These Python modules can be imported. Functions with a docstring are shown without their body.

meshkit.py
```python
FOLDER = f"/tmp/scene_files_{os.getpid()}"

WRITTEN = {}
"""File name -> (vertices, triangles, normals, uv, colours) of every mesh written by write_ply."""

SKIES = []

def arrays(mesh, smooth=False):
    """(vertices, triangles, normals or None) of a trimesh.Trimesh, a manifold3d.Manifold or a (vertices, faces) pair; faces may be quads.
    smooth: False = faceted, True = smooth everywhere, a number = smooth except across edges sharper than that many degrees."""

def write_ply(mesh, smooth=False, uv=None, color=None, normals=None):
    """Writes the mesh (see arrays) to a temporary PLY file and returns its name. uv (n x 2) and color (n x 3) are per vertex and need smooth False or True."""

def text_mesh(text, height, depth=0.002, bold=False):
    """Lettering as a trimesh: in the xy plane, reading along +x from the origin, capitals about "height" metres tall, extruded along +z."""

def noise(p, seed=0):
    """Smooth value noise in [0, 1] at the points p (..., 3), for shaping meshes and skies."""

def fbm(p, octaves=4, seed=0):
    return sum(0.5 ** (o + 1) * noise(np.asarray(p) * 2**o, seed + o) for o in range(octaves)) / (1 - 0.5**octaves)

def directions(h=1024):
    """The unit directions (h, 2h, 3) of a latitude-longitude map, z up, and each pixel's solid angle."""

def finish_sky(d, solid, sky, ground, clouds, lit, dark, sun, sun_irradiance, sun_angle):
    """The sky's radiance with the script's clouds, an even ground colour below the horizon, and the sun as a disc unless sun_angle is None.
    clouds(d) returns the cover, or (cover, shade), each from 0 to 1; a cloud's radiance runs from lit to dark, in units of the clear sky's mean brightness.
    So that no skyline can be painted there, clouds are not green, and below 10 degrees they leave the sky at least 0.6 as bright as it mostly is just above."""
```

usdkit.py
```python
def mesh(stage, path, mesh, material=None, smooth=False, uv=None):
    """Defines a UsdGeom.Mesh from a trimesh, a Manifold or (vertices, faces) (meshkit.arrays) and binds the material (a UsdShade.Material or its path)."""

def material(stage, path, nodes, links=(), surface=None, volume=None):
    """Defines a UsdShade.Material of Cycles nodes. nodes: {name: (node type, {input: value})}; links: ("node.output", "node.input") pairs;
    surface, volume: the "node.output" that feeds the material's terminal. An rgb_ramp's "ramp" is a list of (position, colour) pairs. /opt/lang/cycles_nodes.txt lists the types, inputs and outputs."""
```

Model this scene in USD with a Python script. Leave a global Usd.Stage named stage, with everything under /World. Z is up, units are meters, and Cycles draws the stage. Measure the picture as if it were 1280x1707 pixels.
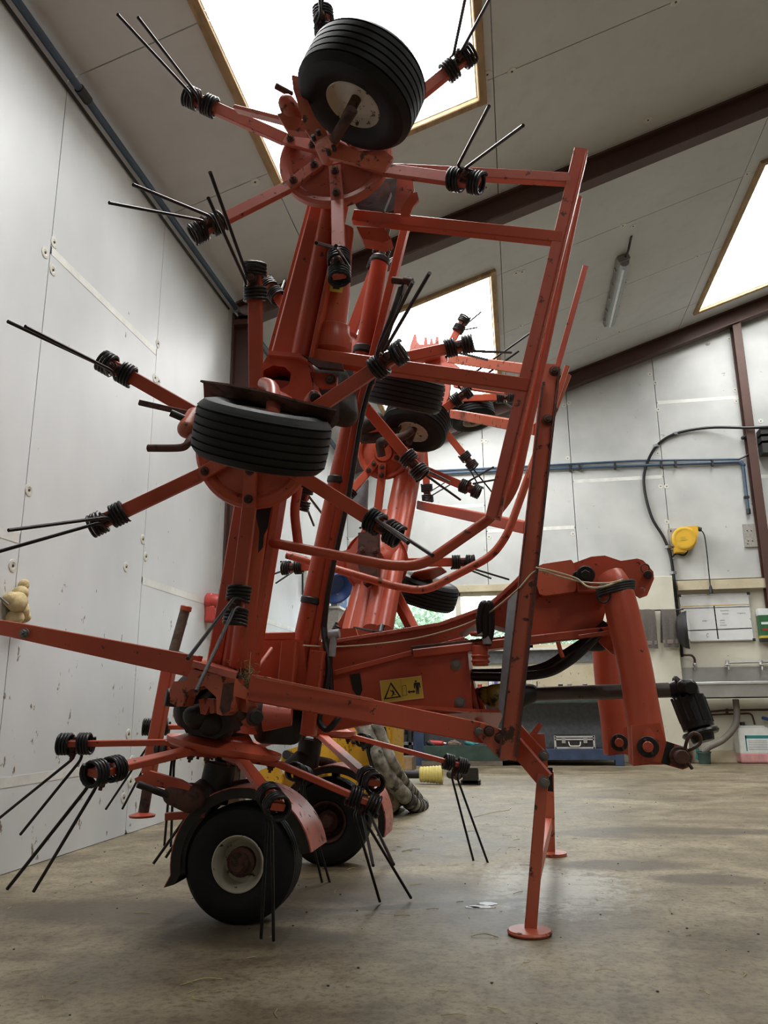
import math, random
import numpy as np, trimesh, manifold3d, usdkit, meshkit
from pxr import Usd, UsdGeom, UsdLux, UsdShade, Gf, Sdf

stage = Usd.Stage.CreateInMemory()
UsdGeom.SetStageUpAxis(stage, "Z"); UsdGeom.SetStageMetersPerUnit(stage, 1.0)
UsdGeom.Xform.Define(stage, "/World"); UsdGeom.Scope.Define(stage, "/World/Looks")
rng = random.Random(7); nrng = np.random.default_rng(7)
PI = math.pi

# ------------------------------------------------------------------ camera (solved from the photograph's vanishing lines)
F_PX, PITCH, YAW, ROLL = 1305.24, 0.24409, 0.163674, -0.010544
EYE = np.array([0.0, 0.0, 0.7])
cp, sp, cy_, sy_ = math.cos(PITCH), math.sin(PITCH), math.cos(YAW), math.sin(YAW)
FWD = np.array([-sy_*cp, cy_*cp, sp]); r0 = np.array([cy_, sy_, 0.0]); u0 = np.cross(r0, FWD)
RIGHT = math.cos(ROLL)*r0 + math.sin(ROLL)*u0; UP = -math.sin(ROLL)*r0 + math.cos(ROLL)*u0
cam = UsdGeom.Camera.Define(stage, "/World/camera")
m = Gf.Matrix4d(1.0)
for i, v in enumerate((RIGHT, UP, -FWD)):
    m.SetRow(i, Gf.Vec4d(*map(float, v), 0.0))
m.SetRow(3, Gf.Vec4d(*map(float, EYE), 1.0))
cam.AddTransformOp().Set(m)
cam.CreateHorizontalApertureAttr(36.0); cam.CreateFocalLengthAttr(36.0*F_PX/1280); cam.CreateVerticalApertureAttr(48.0)
cam.CreateClippingRangeAttr(Gf.Vec2f(0.05, 500)); cam.CreateExposureAttr(0.16)

# ------------------------------------------------------------------ light: overcast sky, and the roof sheets that glow with it
SKY, SHEET = 2.2, 13.0
dome = UsdLux.DomeLight.Define(stage, "/World/sky"); dome.CreateIntensityAttr(SKY); dome.CreateColorAttr(Gf.Vec3f(0.9, 0.96, 1.0))

# ------------------------------------------------------------------ helpers
def unit(v):
    v = np.asarray(v, float); return v/np.linalg.norm(v)
def ray(x, y):
    return FWD + (x-640)/F_PX*RIGHT - (y-853.5)/F_PX*UP
def P(x, y, Y):
    d = ray(x, y); return EYE + d*(Y/d[1])
def PX(x, y, X):
    d = ray(x, y); return EYE + d*(X/d[0])
def PZ(x, y, Z=0.0):
    d = ray(x, y); return EYE + d*((Z-EYE[2])/d[2])
def PP(x, y, C, n):
    d = ray(x, y); return EYE + d*(np.dot(np.asarray(C)-EYE, n)/np.dot(d, n))
def PS(pts, Y):
    return np.array([P(a, b, Y) for a, b in pts])
def S(px, Y, slant=True):
    """metres that px pixels span at depth Y"""
    return px*Y*1.03/F_PX
def merge(*ms):
    vs, fs, n = [], [], 0
    for q in ms:
        v, f = q; vs.append(np.asarray(v, float)); fs.append(np.asarray(f, int)+n); n += len(v)
    return np.vstack(vs), np.vstack(fs)
def tri(f):
    f = np.asarray(f); return np.vstack([f[:, [0, 1, 2]], f[:, [0, 2, 3]]])
def rounded(pts, rad=0.05, k=5):
    pts = [np.asarray(q, float) for q in pts]; out = [pts[0]]
    for a, b, c in zip(pts, pts[1:], pts[2:]):
        la, lc = np.linalg.norm(a-b), np.linalg.norm(c-b); d = min(rad, .49*la, .49*lc)
        s, e = b+(a-b)/la*d, b+(c-b)/lc*d
        for t in np.linspace(0, 1, k):
            out.append((1-t)**2*s + 2*t*(1-t)*b + t*t*e)
    out.append(pts[-1]); return np.array(out)
def smooth_path(pts, k=6):
    pts = np.asarray(pts, float); q = np.vstack([2*pts[0]-pts[1], pts, 2*pts[-1]-pts[-2]]); out = []
    for i in range(1, len(q)-2):
        for t in np.linspace(0, 1, k, endpoint=False):
            a, b, c, d = q[i-1:i+3]
            out.append(.5*(2*b+(c-a)*t+(2*a-5*b+4*c-d)*t*t+(3*b-a-3*c+d)*t**3))
    out.append(pts[-1]); return np.array(out)
def sweep(pts, r, n=10, prof=None, up=None):
    """a tube along a polyline; prof: unit (k,2) profile instead of a circle, scaled by r (a number, or one per point)"""
    p = np.asarray(pts, float); m_ = len(p); r = np.broadcast_to(np.asarray(r, float), (m_,))
    t = np.empty_like(p); t[1:-1] = p[2:]-p[:-2]; t[0] = p[1]-p[0]; t[-1] = p[-1]-p[-2]
    t /= np.linalg.norm(t, axis=1, keepdims=True)+1e-12
    a = np.asarray(up, float) if up is not None else (np.array([0, 0, 1.]) if abs(t[0][2]) < .9 else np.array([1., 0, 0]))
    if prof is None:
        g = np.arange(n)*2*PI/n; prof = np.c_[np.cos(g), np.sin(g)]
    n = len(prof); V = []
    for i in range(m_):
        a = a - t[i]*np.dot(a, t[i]); a = a/np.linalg.norm(a); b = np.cross(t[i], a)
        V.append(p[i] + r[i]*(prof[:, :1]*b + prof[:, 1:]*a))
    V = np.vstack(V); i, j = np.meshgrid(np.arange(m_-1), np.arange(n), indexing="ij"); j2 = (j+1) % n
    f = tri(np.stack([i*n+j, i*n+j2, (i+1)*n+j2, (i+1)*n+j], -1).reshape(-1, 4))
    c0, c1 = len(V), len(V)+1; V = np.vstack([V, p[0], p[-1]]); k = np.arange(n); k2 = (k+1) % n
    f = np.vstack([f, np.c_[np.full(n, c0), k2, k], np.c_[np.full(n, c1), (m_-1)*n+k, (m_-1)*n+k2]])
    return V, f
def bar(p0, p1, w, h, up=(0, 0, 1), ch=.12):
    """rectangular bar with small chamfers; w sideways, h along up; each may be (start, end)"""
    p0, p1 = np.asarray(p0, float), np.asarray(p1, float); t = unit(p1-p0); up = np.asarray(up, float)
    if abs(np.dot(unit(up), t)) > .97: up = np.array([1., 0, 0]) if abs(t[0]) < .9 else np.array([0, 1., 0])
    a = unit(up - t*np.dot(up, t)); b = np.cross(t, a); V = []
    for q, k in ((p0, 0), (p1, 1)):
        ww = (w[k] if np.ndim(w) else w)/2; hh = (h[k] if np.ndim(h) else h)/2; c = ch*min(ww, hh)*2
        for x, y in ((ww-c, -hh), (ww, -hh+c), (ww, hh-c), (ww-c, hh), (-ww+c, hh), (-ww, hh-c), (-ww, -hh+c), (-ww+c, -hh)):
            V.append(q + x*b + y*a)
    k = np.arange(8); k2 = (k+1) % 8
    f = tri(np.c_[k, k2, k2+8, k+8])
    f = np.vstack([f, [[0, i+1, i] for i in range(1, 7)], [[8, 8+i, 9+i] for i in range(1, 7)]])
    return np.array(V), f
def box(c, s, rz=0.0):
    c = np.asarray(c, float); d = np.array([math.cos(rz), math.sin(rz), 0])
    return bar(c-d*s[0]/2, c+d*s[0]/2, s[1], s[2], ch=.02)
def lathe(prof, C, axis, n=40, ref=None, close=False):
    """prof: (distance along axis, radius) pairs"""
    ax = unit(axis); e = np.array([0, 0, 1.]) if abs(ax[2]) < .9 else np.array([1., 0, 0])
    if ref is not None: e = np.asarray(ref, float)
    a = unit(e-ax*np.dot(e, ax)); b = np.cross(ax, a); g = np.arange(n)*2*PI/n; V = []
    for s, r in prof:
        V.append(np.asarray(C)+s*ax+r*(np.cos(g)[:, None]*a+np.sin(g)[:, None]*b))
    m_ = len(prof); i, j = np.meshgrid(np.arange(m_-1), np.arange(n), indexing="ij"); j2 = (j+1) % n
    f = tri(np.stack([i*n+j, i*n+j2, (i+1)*n+j2, (i+1)*n+j], -1).reshape(-1, 4))
    V = np.vstack(V)
    return V, (f[:, ::-1] if prof[-1][0] < prof[0][0] else f)
def cyl(p0, p1, r, n=20, bev=.12):
    L = np.linalg.norm(np.asarray(p1)-p0); b = min(bev*r, L/3)
    return lathe([(0, 1e-4), (0, r-b), (b, r), (L-b, r), (L, r-b), (L, 1e-4)], p0, np.asarray(p1)-p0, n)
def plate(pts, t, holes=(), side=None):
    """planar polygon of 3-D points thickened by t along its normal (towards side)"""
    p = np.asarray(pts, float); c = p.mean(0)
    nn = np.zeros(3)
    for q, r_ in zip(p, np.roll(p, -1, 0)): nn += np.cross(q-c, r_-c)
    nn = unit(nn); side = np.array([0, 1., 0]) if side is None else np.asarray(side, float)
    if np.dot(nn, side) < 0: nn = -nn
    a = unit(p[1]-p[0]-nn*np.dot(p[1]-p[0], nn)); b = np.cross(nn, a)
    def flat(q): q = np.asarray(q)-c; return np.c_[q@a, q@b]
    polys = [flat(p)]+[flat(h) for h in holes]
    cs = manifold3d.CrossSection(polys, manifold3d.FillRule.EvenOdd)
    mm = cs.extrude(t).to_mesh(); v = mm.vert_properties[:, :3]
    return c+v[:, :1]*a+v[:, 1:2]*b+v[:, 2:3]*nn, mm.tri_verts
def ring_px(x, y, r, Y, n=14):
    return [P(x+r*math.cos(k*2*PI/n), y+r*math.sin(k*2*PI/n), Y) for k in range(n)]
def hull(balls):
    """hull of spheres [(centre, radius)]"""
    pts = []
    for c, r in balls:
        s = trimesh.creation.icosphere(2, r); pts.append(s.vertices+np.asarray(c))
    h = trimesh.convex.convex_hull(np.vstack(pts)); return np.array(h.vertices), np.array(h.faces)
def bolt(C, ax, r=.011, h=.012):
    ax = unit(ax)
    return merge(lathe([(0, 1e-4), (0, r*1.35), (h*.25, r*1.35), (h*.25, 1e-4)], C, ax, 16), lathe([(h*.25, r), (h, r), (h*1.1, r*.85), (h*1.1, 1e-4)], C, ax, 6),
                 lathe([(h, r*.5), (h*1.8, r*.5), (h*1.8, 1e-4)], C, ax, 8))

def blob_mesh(balls, amp=.012, fr=14, edge=.02, iters=4):
    """a lumpy mass: union of spheres, smoothed, then roughened with noise"""
    mm = manifold3d.Manifold()
    for c, r_ in balls: mm += manifold3d.Manifold.sphere(r_, 24).translate([float(q) for q in c])
    mm = mm.refine_to_length(edge).to_mesh(); tm = trimesh.Trimesh(mm.vert_properties[:, :3], mm.tri_verts); trimesh.smoothing.filter_taubin(tm, iterations=iters)
    v = np.array(tm.vertices); return v+tm.vertex_normals*meshkit.noise(v*fr)[:, None]*amp, np.array(tm.faces)

used = {}
def path_for(name, parent):
    base = parent or "/World"; k = used.get((base, name), -1)+1; used[(base, name)] = k
    return f"{base}/{name}" if k == 0 else f"{base}/{name}_{k:03d}"
origin = {}
def tag(path, label=None, cat=None, group=None, kind=None):
    pr = stage.GetPrimAtPath(path)
    for k, v in (("label", label), ("category", cat), ("group", group), ("kind", kind)):
        if v: pr.SetCustomDataByKey(k, v)
    return path
def thing(name, label, cat, base=(0, 0, 0), group=None, kind=None):
    path = path_for(name, None); x = UsdGeom.Xform.Define(stage, path); x.AddTranslateOp().Set(Gf.Vec3d(*map(float, base)))
    origin[path] = np.asarray(base, float); return tag(path, label, cat, group, kind)
def obj(name, mesh, mat, parent=None, smooth=32, label=None, cat=None, group=None, kind=None):
    path = path_for(name, parent); o = origin.get(parent, np.zeros(3)) if parent else np.zeros(3)
    v, f = mesh; usdkit.mesh(stage, path, (np.asarray(v)-o, f), M[mat], smooth=smooth); origin[path] = o
    return tag(path, label, cat, group, kind)

# ------------------------------------------------------------------ materials
M = {}
def material(name, nodes, links, surface="p.BSDF", volume=None):
    M[name] = usdkit.material(stage, f"/World/Looks/{name}", nodes, links, surface=surface, volume=volume)
def plain(name, c, rough=.5, metal=0., var=.12, scale=9., bump=0., spec=.5, **kw):
    a = tuple(x*(1-var) for x in c); b = tuple(min(1, x*(1+var)) for x in c)
    nodes = {"g": ("geometry", {}), "n": ("noise_texture", {"scale": scale, "detail": 5.0, "roughness": .6}),
             "r": ("rgb_ramp", {"ramp": [(.3, a), (.7, b)]}), "p": ("principled_bsdf", {"roughness": rough, "metallic": metal, "specular_ior_level": spec, **kw})}
    links = [("g.position", "n.vector"), ("n.fac", "r.fac"), ("r.color", "p.base_color")]
    if bump:
        nodes["b"] = ("bump", {"strength": bump, "distance": .01}); links += [("n.fac", "b.height"), ("b.normal", "p.normal")]
    material(name, nodes, links)
def worn(name, c1, c2, chip, spec=.5, scale=3., chip_scale=30., lo=.62, hi=.66, rough=.36, stretch=(1, 1, 1), metal=0., bump=.15, coat=0., low=0.):
    """paint with slow fading, fine mottling and chips down to what is below"""
    nodes = {"g": ("geometry", {}), "mp": ("mapping", {"scale": stretch}), "n1": ("noise_texture", {"scale": scale, "detail": 4.0}), "r1": ("rgb_ramp", {"ramp": [(.32, c1), (.68, c2)]}),
             "n2": ("noise_texture", {"scale": chip_scale, "detail": 6.0, "roughness": .62}), "r2": ("rgb_ramp", {"ramp": [(lo, (0, 0, 0)), (hi, (1, 1, 1))]}),
             "mx": ("mix_color", {"b": chip}), "rr": ("mix_float", {"a": rough, "b": .8}), "b": ("bump", {"strength": bump, "distance": .004}),
             "p": ("principled_bsdf", {"metallic": metal, "specular_ior_level": spec, "coat_weight": coat, "coat_roughness": .25})}
    links = [("g.position", "mp.vector"), ("mp.vector", "n1.vector"), ("mp.vector", "n2.vector"), ("n1.fac", "r1.fac"), ("n2.fac", "r2.fac"), ("r1.color", "mx.a"), ("r2.color", "mx.fac"),
             ("mx.result", "p.base_color"), ("r2.color", "rr.fac"), ("rr.result", "p.roughness"), ("n2.fac", "b.height"), ("b.normal", "p.normal")]
    if low:  # knocks and scuffs gather on the lower part, where things get leant and driven against the boards
        nodes.update({"sz": ("separate_xyz", {}), "mr": ("map_range", {"from_min": .2, "from_max": 2.6, "to_min": low, "to_max": -.02, "clamp": True}), "ad": ("math", {"math_type": "add"})})
        links.remove(("n2.fac", "r2.fac")); links += [("g.position", "sz.vector"), ("sz.z", "mr.value"), ("n2.fac", "ad.value1"), ("mr.result", "ad.value2"), ("ad.value", "r2.fac")]
    material(name, nodes, links)
RUST = (.07, .03, .018)
worn("red", (.40, .058, .024), (.49, .086, .040), RUST, lo=.655, hi=.69)
worn("red_bright", (.56, .110, .052), (.63, .145, .076), RUST, lo=.64, hi=.68)
worn("red_worn", (.43, .082, .040), (.52, .14, .078), RUST, lo=.58, hi=.64, chip_scale=24.)
worn("red_faded", (.45, .090, .056), (.54, .145, .10), (.12, .05, .04), lo=.60, hi=.66)
worn("rust", (.055, .024, .017), (.11, .038, .025), (.022, .013, .010), lo=.5, hi=.65, rough=.7)
worn("grease_and_shade", (.005, .004, .0035), (.015, .010, .008), (.07, .025, .015), lo=.64, hi=.76, rough=.55, bump=.5)  # near-black: greasy dirt plus the shade of voids put into one colour
worn("tine_steel", (.012, .012, .013), (.03, .029, .029), (.07, .045, .035), lo=.6, hi=.7, rough=.36, chip_scale=50., metal=.5)
worn("shaft_steel", (.06, .052, .05), (.13, .11, .10), (.05, .02, .015), lo=.62, hi=.68, rough=.38, metal=.7)
worn("rubber", (.0045, .0045, .005), (.010, .010, .011), (.028, .026, .024), spec=.28, scale=6., chip_scale=60., lo=.62, hi=.75, rough=.55)
worn("cream_rim", (.50, .46, .36), (.60, .56, .46), RUST, lo=.6, hi=.64)
worn("yellow_paint", (.56, .29, .015), (.66, .37, .03), (.05, .03, .015), lo=.58, hi=.66)
worn("grubby_yellow", (.20, .145, .02), (.34, .25, .035), (.03, .022, .012), lo=.48, hi=.6, rough=.6)
plain("black_plastic", (.012, .012, .012), .45); plain("black_hose", (.009, .009, .010), .38)
plain("galvanised", (.33, .35, .36), .45, .4, scale=14.); plain("bolt_steel", (.20, .19, .18), .5, .6); plain("bolt_dark", (.09, .05, .04), .5, .5)
plain("grey_board", (.17, .18, .19), .6, scale=20., var=.25); plain("cork_grey", (.33, .31, .28), .8, scale=40., var=.2)
worn("brown_steel", (.066, .028, .020), (.083, .036, .025), (.05, .02, .016), lo=.6, hi=.8, rough=.55)
worn("timber", (.30, .19, .09), (.44, .29, .15), (.20, .12, .06), scale=6., chip_scale=14., lo=.5, hi=.8, rough=.75, stretch=(2, .6, 2))
worn("timber_old", (.12, .095, .07), (.20, .16, .12), (.06, .045, .035), scale=6., chip_scale=14., lo=.5, hi=.8, rough=.8, stretch=(.6, 3, 3))
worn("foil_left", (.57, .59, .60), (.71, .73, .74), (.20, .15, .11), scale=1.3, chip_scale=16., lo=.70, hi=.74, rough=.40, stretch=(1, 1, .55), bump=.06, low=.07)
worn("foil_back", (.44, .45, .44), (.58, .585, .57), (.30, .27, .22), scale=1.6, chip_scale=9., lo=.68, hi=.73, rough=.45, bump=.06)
worn("ceiling_board", (.53, .535, .525), (.585, .59, .575), (.49, .49, .48), scale=.9, chip_scale=6., lo=.5, hi=.9, rough=.6, bump=.03)
worn("cream_wall", (.60, .57, .46), (.72, .69, .58), (.20, .16, .11), scale=2., chip_scale=17., lo=.69, hi=.73, rough=.6, bump=.15)
worn("cream_board", (.50, .43, .29), (.60, .53, .38), (.20, .15, .09), scale=4., chip_scale=26., lo=.63, hi=.7, rough=.7)
plain("white_tape", (.72, .72, .68), .4); plain("washer_white", (.62, .61, .55), .5); plain("joint_dark", (.03, .03, .028), .9)
plain("frame_white", (.70, .70, .66), .5); plain("whiteboard_white", (.74, .75, .74), .25, var=.03); plain("label_white", (.78, .8, .8), .5)
plain("blue_pipe", (.05, .085, .135), .45); plain("blue_paint", (.035, .055, .11), .5, var=.3); plain("green_paint", (.035, .065, .05), .55, var=.35)
plain("pale_blue", (.28, .42, .68), .5); plain("deep_blue", (.03, .07, .25), .5); plain("towel", (.115, .10, .088), .95, scale=60., bump=.4); plain("towel_band", (.20, .17, .15), .95, scale=60.)
plain("stainless", (.44, .43, .40), .38, .6, scale=5.); plain("alu", (.72, .72, .72), .3, .7); plain("case_black", (.02, .02, .021), .5); plain("concrete_grey", (.23, .22, .20), .8)
plain("reel_yellow", (.72, .42, .03), .4, var=.06); plain("sticker_yellow", (.62, .46, .06), .45, var=.06); plain("sticker_edge", (.70, .50, .18), .5); plain("ink", (.015, .013, .012), .5)
plain("pto_yellow", (.62, .52, .16), .5); plain("alarm_red", (.50, .06, .05), .4); plain("foam", (.62, .50, .27), .9, scale=25., bump=.6, var=.25); plain("purple", (.16, .12, .42), .5)
plain("green_label", (.03, .13, .05), .45); plain("hose_grey", (.17, .15, .125), .6); worn("canvas_wrap", (.10, .09, .07), (.36, .33, .27), (.03, .028, .02), scale=22., chip_scale=9., lo=.56, hi=.62, rough=.85, bump=.4); plain("coir", (.24, .18, .11), .95, scale=70., var=.4, bump=.8)
plain("twine", (.50, .42, .29), .9); plain("straw", (.42, .34, .17), .8, var=.3); plain("paint_white", (.80, .84, .86), .5); plain("tool_red", (.45, .03, .03), .4); plain("teal", (.03, .22, .22), .5)
plain("trunk_bark", (.10, .08, .06), .9); plain("yard", (.25, .24, .22), .9); plain("orange_rope", (.5, .2, .05), .8)
plain("jerrycan", (.78, .79, .76), .35, transmission_weight=.0, subsurface_weight=.0); plain("pink_liquid", (.62, .30, .30), .35)
material("leaf", {"g": ("geometry", {}), "n": ("noise_texture", {"scale": 3.0}), "r": ("rgb_ramp", {"ramp": [(.3, (.26, .36, .24)), (.7, (.44, .54, .42))]}), "d": ("diffuse_bsdf", {}), "t": ("translucent_bsdf", {}), "mx": ("mix_closure", {"fac": .35})},
         [("g.position", "n.vector"), ("n.fac", "r.fac"), ("r.color", "d.color"), ("r.color", "t.color"), ("d.BSDF", "mx.closure1"), ("t.BSDF", "mx.closure2")], "mx.closure")
material("pane", {"f": ("fresnel", {"IOR": 1.45}), "t": ("transparent_bsdf", {"color": (.93, .96, .97)}), "gl": ("glossy_bsdf", {"roughness": .02}), "mx": ("mix_closure", {})},
         [("f.fac", "mx.fac"), ("t.BSDF", "mx.closure1"), ("gl.BSDF", "mx.closure2")], "mx.closure")
material("mirror_glass", {"p": ("principled_bsdf", {"base_color": (.75, .77, .77), "metallic": 1.0, "roughness": .06})}, [])
# translucent roof sheet: daylight comes through it, slightly unevenly
material("roof_sheet", {"g": ("geometry", {}), "mp": ("mapping", {"scale": (1.0, 1.0, 1.0)}), "n": ("noise_texture", {"scale": 22.0, "detail": 3.0}), "r": ("rgb_ramp", {"ramp": [(.3, (.86, .87, .86)), (.7, (1, 1, .99))]}), "e": ("emission", {"strength": SHEET})},
         [("g.position", "mp.vector"), ("mp.vector", "n.vector"), ("n.fac", "r.fac"), ("r.color", "e.color")], "e.emission")
# worn concrete floor
ST = [((1185, 1466), .20, .10, 0.0), ((1040, 1442), .26, .11, .1), ((730, 1508), .34, .035, .35), ((600, 1480), .42, .22, .2), ((250, 1520), .55, .16, .1), ((1150, 1385), .5, .12, 0.), ((420, 1560), .3, .1, 0.)]
STN, STL = {}, []   # old oil and damp stains in the concrete: (pixel of the centre, half length, half width, turn)
for k, (px_, rx_, ry2, an_) in enumerate(ST):
    c_ = PZ(*px_); ca_, sa_ = math.cos(an_), math.sin(an_)
    STN |= {f"st{k}m": ("mapping", {"location": (-(ca_*c_[0]+sa_*c_[1]), -(-sa_*c_[0]+ca_*c_[1]), 0), "rotation": (0, 0, -an_)}), f"st{k}s": ("mapping", {"scale": (1/(rx_*1.7), 1/(ry2*1.7), 1)}), f"st{k}g": ("gradient_texture", {"gradient_type": "spherical"}), f"st{k}u": ("math", {"math_type": "multiply"}),
            f"st{k}r": ("rgb_ramp", {"ramp": [(.10, (0, 0, 0)), (.24, (.72, .72, .72))]}), f"st{k}x": ("mix_color", {"b": (.062, .048, .030)})}
    STL += [("g.position", f"st{k}m.vector"), (f"st{k}m.vector", f"st{k}s.vector"), (f"st{k}s.vector", f"st{k}g.vector"), (f"st{k}g.fac", f"st{k}u.value1"), ("d.fac", f"st{k}u.value2"), (f"st{k}u.value", f"st{k}r.fac"), (f"st{k}r.color", f"st{k}x.fac")]
    if k: STL.append((f"st{k-1}x.result", f"st{k}x.a"))
foot = PZ(883, 1555)
material("floor_concrete", {
    "g": ("geometry", {}), "mp": ("mapping", {"scale": (.75, 1.15, 1)}), "a": ("noise_texture", {"scale": 1.6, "detail": 7.0, "roughness": .62, "distortion": .6}), "ra": ("rgb_ramp", {"ramp": [(.30, (.118, .090, .052)), (.5, (.215, .176, .112)), (.70, (.32, .275, .188))]}),
    "b": ("noise_texture", {"scale": 46.0, "detail": 5.0, "roughness": .7}), "rb": ("rgb_ramp", {"ramp": [(.36, (.50, .47, .43)), (.52, (1, 1, 1))]}), "m1": ("mix_color", {"blend_type": "multiply", "fac": .8}),
    "c": ("noise_texture", {"scale": .75, "detail": 5.0, "distortion": 1.5}), "rc": ("rgb_ramp", {"ramp": [(.56, (1, 1, 1)), (.68, (.55, .50, .44))]}), "m2": ("mix_color", {"blend_type": "multiply", "fac": .8}),
    "e": ("noise_texture", {"scale": 7.0, "detail": 9.0, "roughness": .74, "distortion": .3}), "re": ("rgb_ramp", {"ramp": [(.36, (.62, .58, .52)), (.50, (1, 1, 1)), (.64, (1.22, 1.2, 1.16))]}), "m4": ("mix_color", {"blend_type": "multiply", "fac": .9, "use_clamp": False}),
    "s1": ("mapping", {"location": (-.10*1.1, -3.45*.75, 0), "scale": (1.1, .75, 1)}), "s2": ("gradient_texture", {"gradient_type": "spherical"}), "d": ("noise_texture", {"scale": 17.0, "detail": 9.0, "roughness": .82}),
    "dm": ("math", {"math_type": "multiply"}), "rd": ("rgb_ramp", {"ramp": [(.31, (0, 0, 0)), (.42, (.5, .5, .5))]}), "m3": ("mix_color", {"b": (.55, .56, .52)}),
    **STN, "rr": ("rgb_ramp", {"ramp": [(.3, (.42, .42, .42)), (.7, (.62, .62, .62))]}), "bp": ("bump", {"strength": .12, "distance": .01}), "p": ("principled_bsdf", {})},
    [("g.position", "mp.vector"), ("mp.vector", "a.vector"), ("g.position", "b.vector"), ("mp.vector", "c.vector"), ("a.fac", "ra.fac"), ("b.fac", "rb.fac"), ("ra.color", "m1.a"), ("rb.color", "m1.b"), ("c.fac", "rc.fac"), ("m1.result", "m2.a"), ("rc.color", "m2.b"),
     ("g.position", "s1.vector"), ("s1.vector", "s2.vector"), ("g.position", "d.vector"), ("d.fac", "dm.value1"), ("s2.fac", "dm.value2"), ("dm.value", "rd.fac"), ("g.position", "e.vector"), ("e.fac", "re.fac"), ("m2.result", "m4.a"), ("re.color", "m4.b"), ("m4.result", "m3.a"), ("rd.color", "m3.fac"),
     ("m3.result", "st0x.a"), *STL, (f"st{len(ST)-1}x.result", "p.base_color"), ("a.fac", "rr.fac"), ("rr.color", "p.roughness"), ("b.fac", "bp.height"), ("bp.normal", "p.normal")])


# ------------------------------------------------------------------ the room
XL, XR, YB, YF, RIDGE, SL, Z0 = -2.28, 13.28, 10.6, -6.0, 5.5, .338, 4.12
def zr(x): return Z0+SL*(x-XL) if x <= RIDGE else Z0+SL*(2*RIDGE-XL-x)
NR = unit((-SL, 0, 1.))
fl = obj("floor", box(((XL+XR)/2, (YB+YF)/2, -.06), (XR-XL+.6, YB-YF+.6, .12)), "floor_concrete", label="worn stained concrete workshop floor", cat="floor", kind="structure")
obj("ground", box((0, 3, -.16), (90, 90, .06)), "yard", label="grey yard ground outside the building", cat="ground", kind="structure")

def panel(o, n_, u0_, u1, v0, v1, t, side):
    pass
# left wall: backing, boards, tape, fixings
wl = obj("wall_left", bar((XL-.14, YF-.2, 2.05), (XL-.14, YB+.2, 2.05), .16, 4.1), "joint_dark", label="left workshop wall lined with pale foil-faced boards", cat="wall", kind="structure", smooth=False)
ys = [-6.0, -5.2, -4.14, -2.92, -1.68, -.44, .8, 2.04, 3.28, 4.52, 5.78, 7.0, 8.2, 9.4, 10.6]
for k, (a, b) in enumerate(zip(ys, ys[1:])):
    cuts = {7: [0, 1.485, 4.1], 8: [0, .39, 3.02, 4.1], 9: [0, 1.48, 4.1]}.get(k, [0, .39+1.1*(k % 2), 3.02, 4.1])
    for c, d in zip(cuts, cuts[1:]):
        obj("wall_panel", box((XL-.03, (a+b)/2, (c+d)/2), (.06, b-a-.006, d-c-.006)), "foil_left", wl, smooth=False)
        if c > 0 and 0 < k < 12:
            obj("joint_tape", box((XL+.0008, (a+b)/2, c), (.0016, b-a-.02, .045)), "white_tape", wl, smooth=False)
def washer(C, n_, parent, r=.032):
    obj("fixing_washer", lathe([(-.001, r), (.003, r*.93), (.004, r*.55), (.0015, r*.4), (.0015, 1e-4)], C, n_, 16), "washer_white", parent)
    obj("fixing_washer", lathe([(.001, r*.2), (.005, r*.2), (.006, 1e-4)], C, n_, 8), "bolt_dark", parent)
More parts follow.
